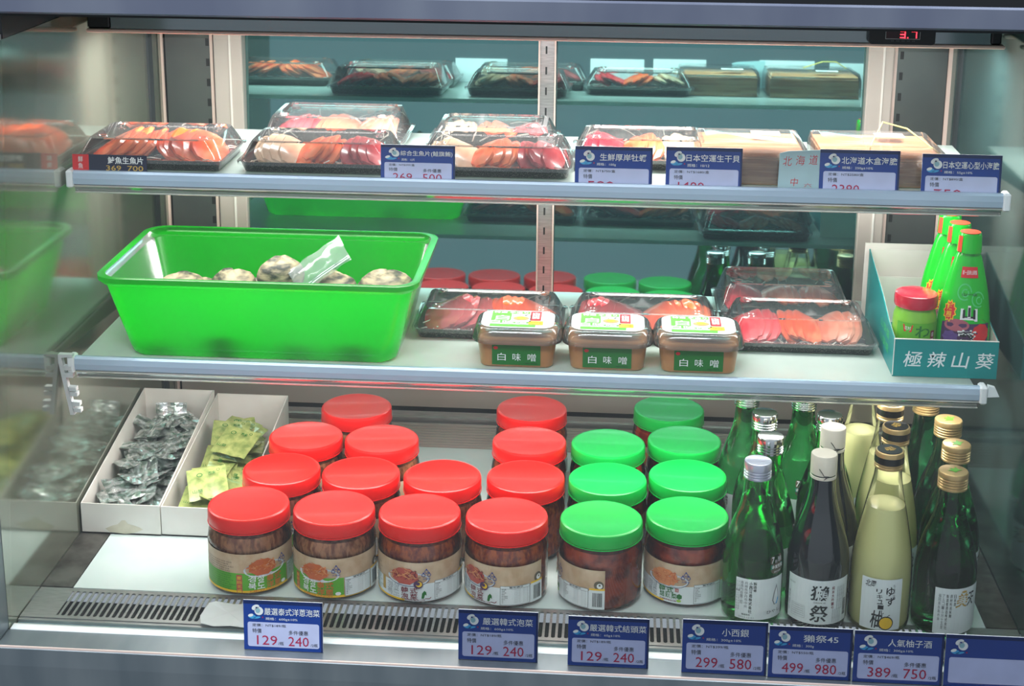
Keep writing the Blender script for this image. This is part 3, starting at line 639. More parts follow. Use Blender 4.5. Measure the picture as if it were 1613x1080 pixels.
# gold capped green bottle
def gold_label(p):
    p.rect(-.0145, .036, .004, .0485, I_LBL, 1)
    p.text('天', .018, .0275, .030, .043, I_BLACK, 2, .04, .2); p.text('美', .0055, .019, .030, .044, I_GOLD, 2, .04, .2); p.ell(.014, .045, .003, .001, I_GOLD, 2)
    for i, s_ in enumerate(('日本酒', '原材料名米麹', '製造者酒造株式会社', 'アルコール分十五度', '福岡県糸島市本')): p.vtext(s_, .0035-i*.0036, .0058-i*.0036, .043, .0038, I_BLACK if i < 3 else I_GREY, 2)
gold, f_, c = bottle('gold_capped_sake_bottle', BODY, .174, .0150, .0185, GOLDCAP, GREENGLASS2, None, gold_label, 4, (.002, 1.16))
p = Print(flat((0, 0, .1742), (1, 0, 0), (0, 1, 0), (0, 0, 1)))
p.poly([(-.007, -.002), (-.002, .001), (-.004, .005), (.001, .003), (.003, .007), (.005, .002), (.009, .001), (.004, -.002), (.001, -.006), (-.002, -.003)], I_LGREEN, 1); p.build('cap_mark', c)
def put(proto, x, y, rot, label, group):
    o = proto if proto not in used else dup(proto); used.add(proto); return place(o, (x, y, 0), R(rot), label, group)
gs, gd, gy, gg = 'green sake bottles with silver caps', 'dark sake bottles', 'yuzu liqueur bottles', 'green bottles with gold caps'
put(sake, .2205, -.027, 0, 'green sake bottle with silver cap and water drop label, frontmost beside the green-lidded jar', gs)
s2 = [put(sake, .2390, .0375, 30, 'green sake bottle with silver cap directly behind the front silver-capped bottle', gs),
      put(sake, .2385, .1015, -15, 'green sake bottle with silver cap, third back in the left bottle column', gs),
      put(sake, .2245, .1665, -40, 'green sake bottle at the back beside the rear green-lidded jars', gs),
      put(sake, .2890, .1625, -45, 'green sake bottle with bright cap under the shelf rail behind the dark bottles', gs),
      put(sake, .3100, .1020, -20, 'green sake bottle with silver cap right behind the cream-capped dark bottles', gs)]
for o in s2:
    for ch in o.children:
        if ch.name.startswith('cap'): ch.data = ch.data.copy(); ch.data.materials[0] = SILCAP2
put(dark, .2865, -.032, 0, 'dark sake bottle with cream cap and brush-lettered white label in the front row', gd)
put(dark, .3045, .037, 10, 'dark sake bottle with cream cap behind the front dark bottle', gd)
put(yuzu, .3515, -.033, -6, 'cloudy yellow yuzu liqueur bottle in the front row with orange fruit on its label', gy)
put(yuzu, .3685, .0295, 25, 'cloudy yellow yuzu bottle with black and gold cap behind the front yuzu bottle', gy)
put(yuzu, .3735, .0935, 25, 'cloudy yellow yuzu bottle with gold cap cut off by the shelf rail', gy)
put(yuzu, .3535, .1545, 25, 'cloudy yellow yuzu bottle at the very back, left behind its column', gy)
put(gold, .4165, -.034, 0, 'green bottle with gold screw cap, frontmost at the right end', gg)
put(gold, .4335, .034, 20, 'green bottle with gold screw cap, second back at the right end', gg)
put(gold, .4385, .1000, 30, 'green bottle with gold screw cap, third back at the right end', gg)
put(gold, .4270, .1645, 30, 'green bottle with gold screw cap rearmost under the lower shelf', gg)

# ============================================================ CARDBOARD SACHET BOXES
def cardbox(x0, x1, yf, yb, hf, hb, label, stain):
    t = empty('sachet_box', ((x0+x1)/2, yf, 0), label=label, cat='box', group='white sachet boxes'); w2 = (x1-x0)/2; d = yb-yf; th = .0013
    b = MB(); b.box(-w2, w2, 0, d, .0008, .0022, CARD); b.build('bottom', t)
    b = MB(); b.box(-w2, w2, 0, th, .0008, hf, CARD); fp = b.build('front_panel', t)
    for s_ in (-1, 1):
        b = MB(); x = s_*(w2-th/2); b.prism([(th, .0022), (d-th, .0022), (d-th, hb), (th, hf)], x-th/2, x+th/2, CARD); b.build('side_panel', t)
    b = MB(); b.box(-w2, w2, d-th, d, .0022, hb, CARD); b.build('back_panel', t)
    if stain:
        p = Print(flat((0, 0, 0), (1, 0, 0), (0, 0, 1), (0, -1, 0)))
        p.poly([(-.014, .003), (-.019, .007), (-.011, .011), (-.004, .013), (.001, .018), (.005, .0185), (.008, .014), (.016, .012), (.0215, .010), (.026, .0075), (.018, .004), (.006, .001)], CARDSTAIN, 1); p.build('stain', fp)
    return t
cardbox(-.5405, -.4475, .0865, .335, .038, .081, 'white cardboard box of silver sachets with a brown stain, beside the left wall', True)
cardbox(-.4465, -.3525, .0875, .345, .037, .073, 'white cardboard box of lime green sachets, beside the red-lidded jars', False)
def sachet(name, w_, h_, mat, seed, puff, crump):
    q = random.Random(seed); b = MB(); nx, ny = 8, 5; top = []; bot = []; ph = q.uniform(0, 6)
    for j in range(ny+1):
        for i in range(nx+1):
            e = min(i, nx-i)/nx*2*min(j, ny-j)/ny*2; z = e*puff+(q.random()-.5)*crump*.45+crump*.6*math.sin(i*1.5+j*.8+ph)*(.4+e)
            top.append(((i/nx-.5)*w_, (j/ny-.5)*h_, z)); bot.append(((i/nx-.5)*w_, (j/ny-.5)*h_, z-.0004-e*puff*1.3))
    k = nx+1; F = [(j*k+i, j*k+i+1, (j+1)*k+i+1, (j+1)*k+i) for j in range(ny) for i in range(nx)]; n = len(top)
    b.add(top, F, mat, mat is not SILVER); b.add(bot, [tuple(reversed(f)) for f in F], mat, False); return b
q = random.Random(21)
pro = []
for k in range(4): pro.append(sachet('silver_sachet', .046, .020, SILVER, k, .0022, .0022).build('silver_sachet'))
for k in range(3): pro.append(sachet('wide', .038, .027, SILVER, 10+k, .0024, .0024).build('silver_sachet'))
NS = 84
for k in range(NS):
    p_ = pro[k % 7]; o = p_ if k < 7 else p_.copy()
    if k >= 7: COL.objects.link(o)
    lay = k//28; u = (k % 28); fy = (u//4+q.random()*.8)/7; fx = ((u % 4)+q.random()*.6)/4
    y = .112+fy*.195; x = -.520+fx*.056; z = .012+lay*.0075+fy*.022+(.004 if lay == 2 else 0)+q.random()*.003
    z = min(z, .030+fy*.034)
    o.location = (x, y, z); o.rotation_euler = (q.uniform(-.55, .35), q.uniform(-.35, .35), q.uniform(0, PI))
    tag(o, 'small crumpled silver foil sachet lying in the stained white box at the left wall', 'sachet', 'silver foil sachets')
o = pro[4].copy(); COL.objects.link(o); o.location = (-.499, .312, .057); o.rotation_euler = (R(78), 0, R(4)); o.scale = (1.05, 1, 1); tag(o, 'upright silver foil sachet leaning on the back panel of its box', 'sachet', 'silver foil sachets')
pro = []
def gsachet(seed):
    b = sachet('lime_sachet', .046, .046, GREENSACHET, seed, .0022, .0022)
    vs, fs = glyphs('わさび', .01); xa = min(p[0] for p in vs); xb = max(p[0] for p in vs); ya = min(p[1] for p in vs); yb = max(p[1] for p in vs)
    return b
for k in range(3):
    o = gsachet(30+k).build('lime_sachet'); pro.append(o)
    p = Print(flat((0, 0, .0042), (1, 0, 0), (0, 1, 0), (0, 0, 1)))
    p.ring(-.008, .010, .0035, .003, .0009, I_DGREEN, 1); p.text('芥末', .002, .011, .008, .013, I_DGREEN, 1, .02); p.text('山葵', -.018, -.006, -.016, -.011, I_DGREEN, 1, .01); p.ring(.014, .014, .002, .002, .0006, I_DGREEN, 1)
    p.build('print', o)
NG = 36
for k in range(NG):
    p_ = pro[k % 3]; o = p_ if k < 3 else dup(p_)
    lay = k//12; u = k % 12; fy = (u//2+q.random()*.8)/6; fx = ((u % 2)+q.random()*.6)/2
    y = .114+fy*.190; x = -.4135+fx*.030; z = .008+lay*.008+fy*.026
    o.location = (x, y, z); o.rotation_euler = (q.uniform(.0, .6), q.uniform(-.25, .25), q.uniform(-.32, .32)+(PI/2 if k % 2 else 0))
    tag(o, 'lime green printed sachet lying in the white box beside the red-lidded jars', 'sachet', 'lime green sachets')
for (x, y, z, rx, ry, rz) in ((-.404, .135, .046, .45, -.1, .30), (-.392, .225, .059, .35, .1, -.25), (-.406, .255, .057, .3, .1, .2)):
    o = dup(pro[0]); o.location = (x, y, z); o.rotation_euler = (rx, ry, rz); tag(o, 'lime green printed sachet lying in the white box beside the red-lidded jars', 'sachet', 'lime green sachets')

# ============================================================ GREEN TUB WITH OYSTERS
ZS = .2266
t = empty('green_tub', (-.3195, .155, ZS), label='large translucent bright green plastic tub on the lower shelf, left end', cat='tub')
b = MB()
hwb, hdb, hwt, hdt, H = .1500, .083, .171, .1015, .098
b.loft([(hwb-.004, hdb-.004, .02, .0003), (hwb, hdb, .022, .004), (hwb+.002, hdb+.002, .022, .012), (hwt-.001, hdt-.001, .022, H-.012), (hwt+.004, hdt+.003, .024, H-.010), (hwt+.007, hdt+.006, .026, H-.006), (hwt+.007, hdt+.006, .026, H-.001), (hwt+.003, hdt+.002, .024, H), (hwt-.001, hdt-.001, .022, H-.001)], TUB, n=8, cap1=False)
b.build('tub_body', t)
pro = []
def oyster(seed):
    q = random.Random(seed); b = MB(); vs = []; n, k = 20, 13
    for j in range(k+1):
        th = PI*j/k
        for i in range(n):
            ph = 2*PI*i/n; r = 1+.05*math.sin(3*ph+seed)+.03*math.sin(th*22+2*math.sin(ph+seed))+q.uniform(-.03, .03)
            vs.append((.034*r*math.sin(th)*math.cos(ph), .026*r*math.sin(th)*math.sin(ph), .026+.0255*r*math.cos(th)))
    fs = [(j*n+i, j*n+(i+1) % n, (j+1)*n+(i+1) % n, (j+1)*n+i) for j in range(k) for i in range(n)]
    b.add(vs, fs, SHELL, True); return b.build('oyster')
OY = [(-.415, .155, .268, 0, 'pile of shells'), ]
spots = [(-.430, .104, .2305), (-.357, .102, .2305), (-.284, .104, .2305), (-.211, .103, .2305), (-.418, .19, .2305), (-.345, .19, .2305), (-.270, .192, .2305), (-.205, .19, .2305),
         (-.430, .150, .258), (-.367, .148, .262), (-.312, .152, .270), (-.250, .150, .258), (-.190, .150, .262)]
OL = ['', '', '', '', '', '', '', '', 'leftmost ridged oyster showing above the green tub rim', 'second ridged oyster from the left above the tub rim', 'tallest pointed oyster left of the clear bag', 'ridged oyster half under the clear bag in the tub', 'rightmost ridged oyster in the green tub']
for k, (x, y, z) in enumerate(spots):
    o = oyster(k) if k < 5 else pro[k % 5].copy()
    if k < 5: pro.append(o)
    else: COL.objects.link(o)
    o.location = (x, y, z); o.rotation_euler = (0, 0, k*1.3)
    o.scale = (1, 1, 1.0 if k < 8 else .92)
    tag(o, OL[k] or 'grey ridged oyster in the bottom layer of the green tub, seen through its wall', 'oyster', 'oysters in the green tub')
    if k == 10: o.scale = (.8, .9, 1.0)
    if k == 8: o.scale = (1.0, 1, .80)
    if k == 9: o.scale = (.95, 1, .86)
b = MB(); q = random.Random(4); vs = []; nx, ny = 10, 8
for s_ in (0, 1):
    for j in range(ny+1):
        for i in range(nx+1):
            e = math.sin(PI*i/nx)*math.sin(PI*j/ny); vs.append(((i/nx-.5)*.072, (j/ny-.5)*.038, (1 if s_ else -1)*e*.006+.0015*math.sin(i*1.7+j)+q.uniform(-.001, .001)))
k = nx+1; F = [(s_*(k*(ny+1))+j*k+i, s_*(k*(ny+1))+j*k+i+1, s_*(k*(ny+1))+(j+1)*k+i+1, s_*(k*(ny+1))+(j+1)*k+i) for s_ in (0, 1) for j in range(ny) for i in range(nx)]
b.add(vs, F, BAGCLEAR, True); o = b.build('zip_bag', None, (-.263, .128, .3205)); o.rotation_euler = (R(40), R(-36), R(8))
tag(o, 'crumpled clear plastic zip bag lying on the oysters in the green tub', 'bag')
b = MB(); b.tube([(-.036, -.0165, .001), (0, -.0168, .003), (.036, -.0165, .001)], .0009, ENDCAP, 6); b.tube([(-.036, -.0135, .001), (0, -.0138, .003), (.036, -.0135, .001)], .0006, ENDCAP, 6); b.build('zip_strip', o)

# ============================================================ SASHIMI TRAYS
def slice_mesh(L_, W_, T_, mat, bend):
    b = MB(); n = 8; k = 10; vs = []
    for i in range(n+1):
        s_ = i/n; y = (s_-.5)*L_; z = bend*math.sin(PI*s_); e = max(.12, 1-abs(2*s_-1)**4)
        for q_ in range(k):
            a = 2*PI*q_/k; ca, sa = math.cos(a), math.sin(a)
            vs.append((W_/2*e**.5*math.copysign(abs(ca)**.6, ca), y, z+T_/2*e**.5*math.copysign(abs(sa)**.6, sa)))
    fs = [(i*k+q_, i*k+(q_+1) % k, (i+1)*k+(q_+1) % k, (i+1)*k+q_) for i in range(n) for q_ in range(k)]+[tuple(range(k-1, -1, -1)), tuple(n*k+q_ for q_ in range(k))]
    b.add(vs, fs, mat, True); return b
SL = {}
def get_slice(mat, name, T=.008):
    key = name
    if key not in SL:
        SL[key] = slice_mesh(.060, .034, T, mat, .004).build(name); return SL[key], True
    return SL[key], False
FN = {'s': (SALMON, 'salmon_slice'), 't': (TUNA, 'tuna_slice'), 'w': (WHITEFISH, 'white_fish_slice'), 'p': (PINKFISH, 'pink_fish_slice'), 'r': (REDFISH, 'red_clam_slice')}
TR = {}
def tray(w_, d_, h_, lidh, kinds, loc, rz, label, seed=1, group='clear lidded sashimi trays'):
    t = empty('sashimi_tray', loc, rz, label=label, cat='sashimi tray', group=group); q = random.Random(seed)
    hw, hd = w_/2, d_/2; key = (w_, d_, h_, lidh)
    if key not in TR:
        b = MB(); b.loft([(hw-.007, hd-.007, .006, .0004), (hw-.005, hd-.005, .007, .0015), (hw-.0015, hd-.0015, .008, h_-.001), (hw, hd, .009, h_), (hw-.003, hd-.003, .007, h_-.0005), (hw-.007, hd-.007, .006, .003)], TRAYBLACK, n=3)
        a = b.build('tray_base', t)
        b = MB(); b.loft([(hw+.002, hd+.002, .010, h_-.0035), (hw+.0025, hd+.0025, .010, h_+.0005), (hw-.002, hd-.002, .009, h_+.0012), (hw-.004, hd-.004, .009, h_+.006), (hw-.009, hd-.008, .011, h_+lidh*.78), (hw-.012, hd-.010, .011, h_+lidh), (hw-.017, hd-.014, .009, h_+lidh+.0003), (hw-.019, hd-.016, .009, h_+lidh-.0022)], CLEAR, n=4, cap0=False)
        l = b.build('lid', t); TR[key] = (a, l)
        b = MB()
        for sx_ in (-1, 1):
            for sy_ in (-1, 1): b.lathe([(.004, h_+lidh), (.0052, h_+lidh+.0014), (.0064, h_+lidh+.0002)], CLEAR, 14, cx=sx_*(hw-.026), cy=sy_*(hd-.022))
        b.build('stacking_stud', l)
    else:
        a, l = TR[key]; a2 = dup(a, t); l2 = dup(l, t)
    # shredded radish bed
    b = MB()
    for k in range(46):
        x, y = q.uniform(-hw+.012, hw-.012), q.uniform(-hd+.011, hd-.011); a_ = q.random()*PI; l_ = .006+q.random()*.008; z = .005+q.random()*.006
        b.tube([(x-l_*math.cos(a_), y-l_*math.sin(a_)*.6, z), (x, y, z+.002), (x+l_*math.cos(a_), y+l_*math.sin(a_)*.6, z)], .0008, SHRED, 3)
    s0 = b.build('radish_shreds', t); s0['kind'] = 'stuff'
    n = len(kinds); cell = (w_-.026)/n
    for i, kd in enumerate(kinds):
        m_ = 4 if n > 2 else 6; hf = -1 if (i+seed) % 2 else 1
        for j in range(m_):
            mat, nm = FN[kd]; so, new = get_slice(mat, nm)
            c = so if new else so.copy()
            if not new: COL.objects.link(c)
            c.parent = t; f_ = j/(m_-1)-.5
            x = -w_/2+.013+cell*(i+.5)+f_*cell*.52*hf
            c.location = (x, q.uniform(-.003, .003), .0125+.0045*math.cos(f_*2.6)+q.uniform(0, .001))
            c.rotation_euler = (R(q.uniform(4, 12)), R(hf*q.uniform(20, 30)), R(q.uniform(-9, 9)))
            c.scale = (cell/.052, (d_-.030)/.060, .95+lidh*8)
    return t
Z2 = .4262
T = [(.173, .098, .013, .021)]*1
def tr(x, y, kinds, label, seed, z=Z2, w_=.172, d_=.098, lidh=.021, rz=0): return tray(w_, d_, .013, lidh, kinds, (x, y, z), R(rz), label, seed)
tr(-.450, .176, 'ss', 'sashimi tray of bright orange salmon only at the left end of the upper shelf', 1, w_=.166, d_=.112)
tr(-.264, .172, 'wst', 'sashimi tray of white fish, salmon and tuna in front, second from the left', 2)
tr(-.267, .286, 'rpp', 'clear-lidded tray of pink fish at the back, behind the second tray from the left', 3, w_=.168, d_=.112, lidh=.027)
tr(-.067, .173, 'wst', 'sashimi tray in front of the slotted mullion with white fish, salmon and tuna', 4)
tr(-.078, .2755, 'wpt', 'sashimi tray behind the mullion tray with white fish, pink salmon and tuna', 5, w_=.150)
tr(.097, .225, 'rsw', 'sashimi tray with tuna, orange salmon and pale scallop behind the oyster price tag', 6, w_=.158)
Z1 = .2267
tr(-.075, .203, 'ts', 'sashimi tray of tuna and salmon on the lower shelf beside the green tub', 7, Z1)
tr(.104, .206, 'ts', 'mostly hidden sashimi tray behind the middle miso tub on the lower shelf', 8, Z1)
tr(.281, .192, 'rsp', 'sashimi tray with red clam and salmon in front, beside the teal box', 9, Z1, w_=.166, lidh=.025)
tr(.270, .293, 'rpp', 'sashimi tray with a tall clear lid at the back, behind the front one', 10, Z1, w_=.158, d_=.092, lidh=.032)

# wooden sea urchin boxes with clear hoods
def woodbox(x, y, w_, d_, label, band, seed):
    t = empty('wooden_box', (x, y, Z2), R(1), label=label, cat='box', group='pine boxes on the upper shelf'); hw, hd = w_/2, d_/2
    b = MB(); b.box(-hw, hw, -hd, hd, .0005, .004, WOOD); b.build('box_bottom', t)
    for nm, (x0, x1, y0, y1) in (('side_board', (-hw, hw, -hd, -hd+.004)), ('side_board', (-hw, hw, hd-.004, hd)), ('end_board', (-hw, -hw+.004, -hd+.004, hd-.004)), ('end_board', (hw-.004, hw, -hd+.004, hd-.004))):
        b = MB(); b.box(x0, x1, y0, y1, .004, .028, WOOD, .0005); b.build(nm, t)
    b = MB(); b.box(-hw+.001, hw-.001, -hd+.001, hd-.001, .0282, .0315, WOOD, .0006); b.build('wooden_lid', t)
    b = MB(); b.loft([(hw+.004, hd+.003, .006, .002), (hw+.004, hd+.003, .006, .026), (hw+.0015, hd+.0015, .008, .036), (hw-.006, hd-.006, .008, .0375)], CLEAR, n=4, cap0=False); hood = b.build('clear_hood', t)
    p = Print(flat((0, 0, .0377), (1, 0, 0), (0, 1, 0), (0, 0, 1))); p.rect(.004, .036, .022, .042, I_WHITE, 1)
    for i in range(4): p.text('生海膽 250g', .006, .033, .024+i*.0045, .0272+i*.0045, I_GREY, 2)
    p.build('sticker', hood)
    if band:
        b = MB(); b.tube([(-hw*.2, -hd-.0045, .001), (-hw*.35, -hd-.0045, .027), (-hw*.1, -hd*.2, .0395), (hw*.2, hd*.6, .052), (hw*.55, hd*.2, .050), (hw+.003, -hd*.8, .030)], .0008, pmat('rubber_band', srgb(226, 206, 110), .5), 6); b.build('rubber_band', t)
    return t
woodbox(.216, .189, .112, .122, 'pale pine box with white sticker under a clear hood, right of the scallop price tag', False, 1)
woodbox(.355, .192, .128, .122, 'pine box with glare and a yellow rubber band, rightmost on the upper shelf', True, 2)

# ============================================================ MISO TUBS
def miso():
    t = empty('miso_tub', cat='tub')
    b = MB(); b.loft([(.0385, .0275, .010, .0004), (.0400, .029, .011, .002), (.0435, .0315, .013, .031), (.0425, .0305, .012, .0315)], MISO, n=6); b.build('tub_body', t)
    b = MB(); b.loft([(.0440, .0320, .016, .0288), (.0495, .0375, .022, .029), (.0500, .038, .022, .0315), (.0490, .037, .022, .0345), (.0475, .0355, .021, .0395), (.0445, .033, .020, .0445), (.0425, .031, .019, .0455), (.0400, .0285, .018, .0452)], CLEAR, n=8, cap0=False); l = b.build('lid', t)
    p = Print(flat((0, 0, .0458), (1, 0, 0), (0, 1, 0), (0, 0, 1)))
    p.rrect(-.040, .040, -.0285, .0285, .014, I_LBL, 1)
    p.rect(-.030, .012, -.014, .026, I_LGREEN, 2); p.rect(-.030, .020, -.026, -.018, I_LGREEN, 2)
    p.rect(-.008, .014, -.010, .016, I_WHITE, 3); p.ell(.003, .001, .009, .007, I_FOOD2, 4); p.ell(.003, .002, .005, .004, I_YEL, 5)
    p.rect(.013, .025, -.004, .026, I_RED, 3); p.text('無添加', .015, .023, .000, .022, I_WHITE, 4, .01); p.rect(.012, .028, -.018, -.006, I_YEL, 3); p.text('750g', .014, .026, -.015, -.009, I_ORANGE, 4)
    p.text('白味噌', -.030, .010, -.018, -.0075, I_WHITE, 6, .04); p.text('白', -.025, -.010, -.005, .010, I_WHITE, 4, .04); p.text('特選 手造り', -.028, .010, .017, .023, I_WHITE, 4, .01)
    for i in range(5): p.rect(-.039, -.031, -.015+i*.007, -.0145+i*.007, I_GREY, 2); p.rect(.027, .038, .0+i*.005, .0004+i*.005, I_GREY, 2)
    p.text('みそ', -.006, .012, .008, .014, I_BLACK, 4)
    p.build('lid_print', l)
    def fm(u, v, lay): yy = -.0293-(v-.002)/.029*.0025; return Vector((u, yy-lay-.0003, v))
    p = Print(fm); p.rect(-.0265, .0265, .0035, .0275, I_DGREEN, 1)
    for i, ch in enumerate('白味噌'): p.text(ch, -.0205+i*.0165, -.0115+i*.0165, .0085, .0175, I_WHITE, 2)
    p.ell(-.0225, .0235, .0026, .002, I_RED, 2, 10, 0, .1); p.text('MISO PASTE', .010, .0225, .005, .0065, I_BLACK, 2); p.build('front_label', t)
    return t
mi = miso()
for k, (x, lab) in enumerate(((-.0365, 'white miso tub with printed clear lid, left one nearest the green tub'), (.0625, 'white miso tub with printed clear lid, middle of the three'), (.1615, 'white miso tub with printed clear lid, right one nearest the tall tray lids'))):
    o = mi if k == 0 else dup(mi); place(o, (x, .104, Z1), 0, lab, 'white miso tubs')

# ============================================================ TEAL BOX WITH WASABI
t = empty('teal_display_box', (.4265, .0875, Z1), label='teal cardboard display box with white characters at the right end of the lower shelf', cat='box')
w2, d, hf, hb = .0555, .195, .0425, .086; th = .0012
b = MB(); b.box(-w2, w2, 0, d, .0003, .0015, TEAL); b.build('bottom', t)
b = MB(); b.box(-w2, w2, 0, th, .0015, hf, TEAL); b.box(-w2+th, w2-th, th, th+.0004, .0015, hf-.0003, CARD); fp = b.build('front_panel', t)
b = MB(); b.box(-w2, w2, -.0003, th+.0004, hf, hf+.0007, CARD); b.box(-w2-.0002, -w2+.0008, -.0004, -.0001, .0015, hf, CARD); b.build('cut_edge', fp)
for s_ in (-1, 1):
    x = s_*(w2-th/2)
    pts = [(th, .0015), (d-th, .0015), (d-th, hb), (d*.45, hb*.74), (d*.2, hf+.006), (th, hf)]
    b = MB(); b.prism(pts, x-th/2, x+th/2, TEAL); sp = b.build('side_panel', t)
    b = MB(); b.prism(pts, x-s_*th*.5-.0002, x-s_*th*.5+.0002, CARD); b.build('side_lining', sp)
b = MB(); b.box(-w2, w2, d-th, d, .0015, hb, CARD); b.build('back_panel', t)
b = MB(); b.box(-w2+.006, w2-.006, d-.02, d-.019, .0015, hb-.028, CARD); b.build('inner_flap', t)
p = Print(flat((0, 0, 0), (1, 0, 0), (0, 0, 1), (0, -1, 0)))
for i, ch in enumerate('極辣山葵'): p.text(ch, -.0445+i*.0255, -.0265+i*.0255+(.002 if i != 2 else .001), .0115, .0295, I_LBL, 1, .006, .15)
p.build('lettering', fp)
p = Print(flat((-w2, 0, 0), (0, -1, 0), (0, 0, 1), (-1, 0, 0))); 
for k in range(2): p.text('山葵醬', -.085, -.03, .014+k*.016, .024+k*.016, I_SWIRL, 1)
p.build('side_lettering', fp)
b = MB(); b.box(.367, .4935, .2885, .2898, Z1, .318, CARD); o = b.build('white_cardboard_sheet'); tag(o, 'white cardboard sheet standing behind the teal display box', 'cardboard')
# squeeze bottles
def squeeze():
    t = empty('wasabi_squeeze_bottle', cat='bottle'); prof = smoothprof([(.0262, .001), (.0285, .006), (.0290, .030), (.0285, .052), (.0250, .080), (.0195, .105), (.0145, .124), (.0120, .130)]); f = prof_r(prof)
    b = MB(); b.lathe([(0, .0005)]+prof+[(0, .131)], SQUEEZE, 36, sy=.62); b.build('bottle_body', t)
    b = MB(); b.lathe([(.0108, .1308), (.0133, .1312), (.0125, .150), (.0115, .1525), (0, .1527)], SQUEEZE, 28, sy=.9); c = b.build('cap', t)
    b = MB(); b.lathe([(0, .1528), (.0108, .1528), (.0108, .1533), (0, .1533)], CAPRED, 24, sy=.9)
    b.add([(-.0131, -.003, .132), (-.0128, -.006, .132), (-.0119, -.006, .150), (-.0121, -.003, .150), (-.0095, -.0088, .132), (-.0088, -.0082, .150)], [(0, 1, 2, 3), (1, 4, 5, 2)], CAPRED); b.build('cap_band', c)
    p = Print(cyl(f, 0, .029, .62))
    p.rect(-.028, .030, .002, .054, I_PURPLE, 1); p.poly([(-.028, .053), (-.020, .058), (-.006, .0615), (.010, .061), (.022, .057), (.030, .053)], I_PINK, 2)
    p.ell(.018, .043, .011, .011, I_RED, 3, 18, 0, .05); p.ell(-.016, .038, .009, .007, ink('violet', srgb(98, 70, 140)), 3, 14, 0, .12); p.ell(-.010, .052, .014, .007, I_PINK, 3)
    p.text('葵', -.0085, .0125, .028, .0475, I_WHITE, 6, .08); p.text('葵', -.0065, .0105, .030, .0455, I_BLACK, 7, .03)
    p.text('山', -.0065, .0125, .057, .0745, I_WHITE, 4, .12); p.text('山', -.004, .010, .0595, .0725, I_BLACK, 5, .05)
    for cu, cv, r in ((-.004, .089, .0095), (.014, .081, .009)):
        p.ring(cu, cv, r, r, .0017, I_SWIRL, 1, 0, 300); p.ring(cu+.001, cv-.001, r*.5, r*.5, .0015, I_SWIRL, 1, 60, 400)
    p.text('山一山', -.007, .012, .085, .0885, I_BLACK, 3, .02)
    p.ell(-.0195, .067, .0078, .0115, I_YEL, 4, 22, 0, .12); p.ell(-.0195, .067, .0064, .0098, I_RED, 5, 22, 0, .12); p.vtext('辣根', -.0232, -.0160, .0755, .0085, I_YEL, 6, .02)
    p.rect(-.012, .0150, .1045, .1165, I_RED, 3); p.text('第一品牌山葵醬', -.0102, .0130, .1080, .1128, I_WHITE, 4, .0)
    p.build('label', t); return t
sq = squeeze()
for k, (x, y, lab) in enumerate(((.4505, .124, 'green wasabi squeeze bottle, frontmost in the teal box, label fully visible'), (.4470, .1605, 'green wasabi squeeze bottle in the middle of the three in the teal box'), (.4440, .197, 'green wasabi squeeze bottle rearmost in the teal box, cap touching the shelf rail'))):
    o = sq if k == 0 else dup(sq); place(o, (x, y, Z1+.0016), R(-4), lab, 'wasabi squeeze bottles')
t = empty('wasabi_jar', (.3975, .121, Z1+.0016), label='small round jar of green wasabi with crimson lid in the teal box', cat='jar')
b = MB(); b.lathe([(0, .0004), (.020, .0004), (.0232, .003), (.0235, .010), (.0235, .052), (.0228, .060), (.0205, .0665), (.0198, .070)], WASABI, 36); b.build('jar_body', t)
b = MB(); b.lathe([(.0205, .0705), (.0228, .0700), (.0234, .072), (.0234, .080), (.0225, .0835), (.020, .0845), (0, .0845)], PINKLID, 36); b.build('lid', t)
p = Print(cyl(lambda z: .0235, 0, .0235)); p.rect(-.024, .024, .008, .0555, I_LGREEN, 1); p.poly([(-.0165, .0535), (-.0055, .0535), (-.0072, .0455), (-.0150, .0455)], I_RED, 2); p.text('花村', -.0145, -.0078, .0475, .0518, I_WHITE, 3)
p.text('わ', -.003, .0130, .040, .053, I_DGREEN, 2, .05); p.text('さび', -.0165, .0130, .022, .0375, I_DGREEN, 2, .05); p.rect(.0145, .0200, .030, .0465, I_MAROON, 2); p.vtext('辛味', .0154, .0191, .045, .0068, I_WHITE, 3); p.build('label', t)

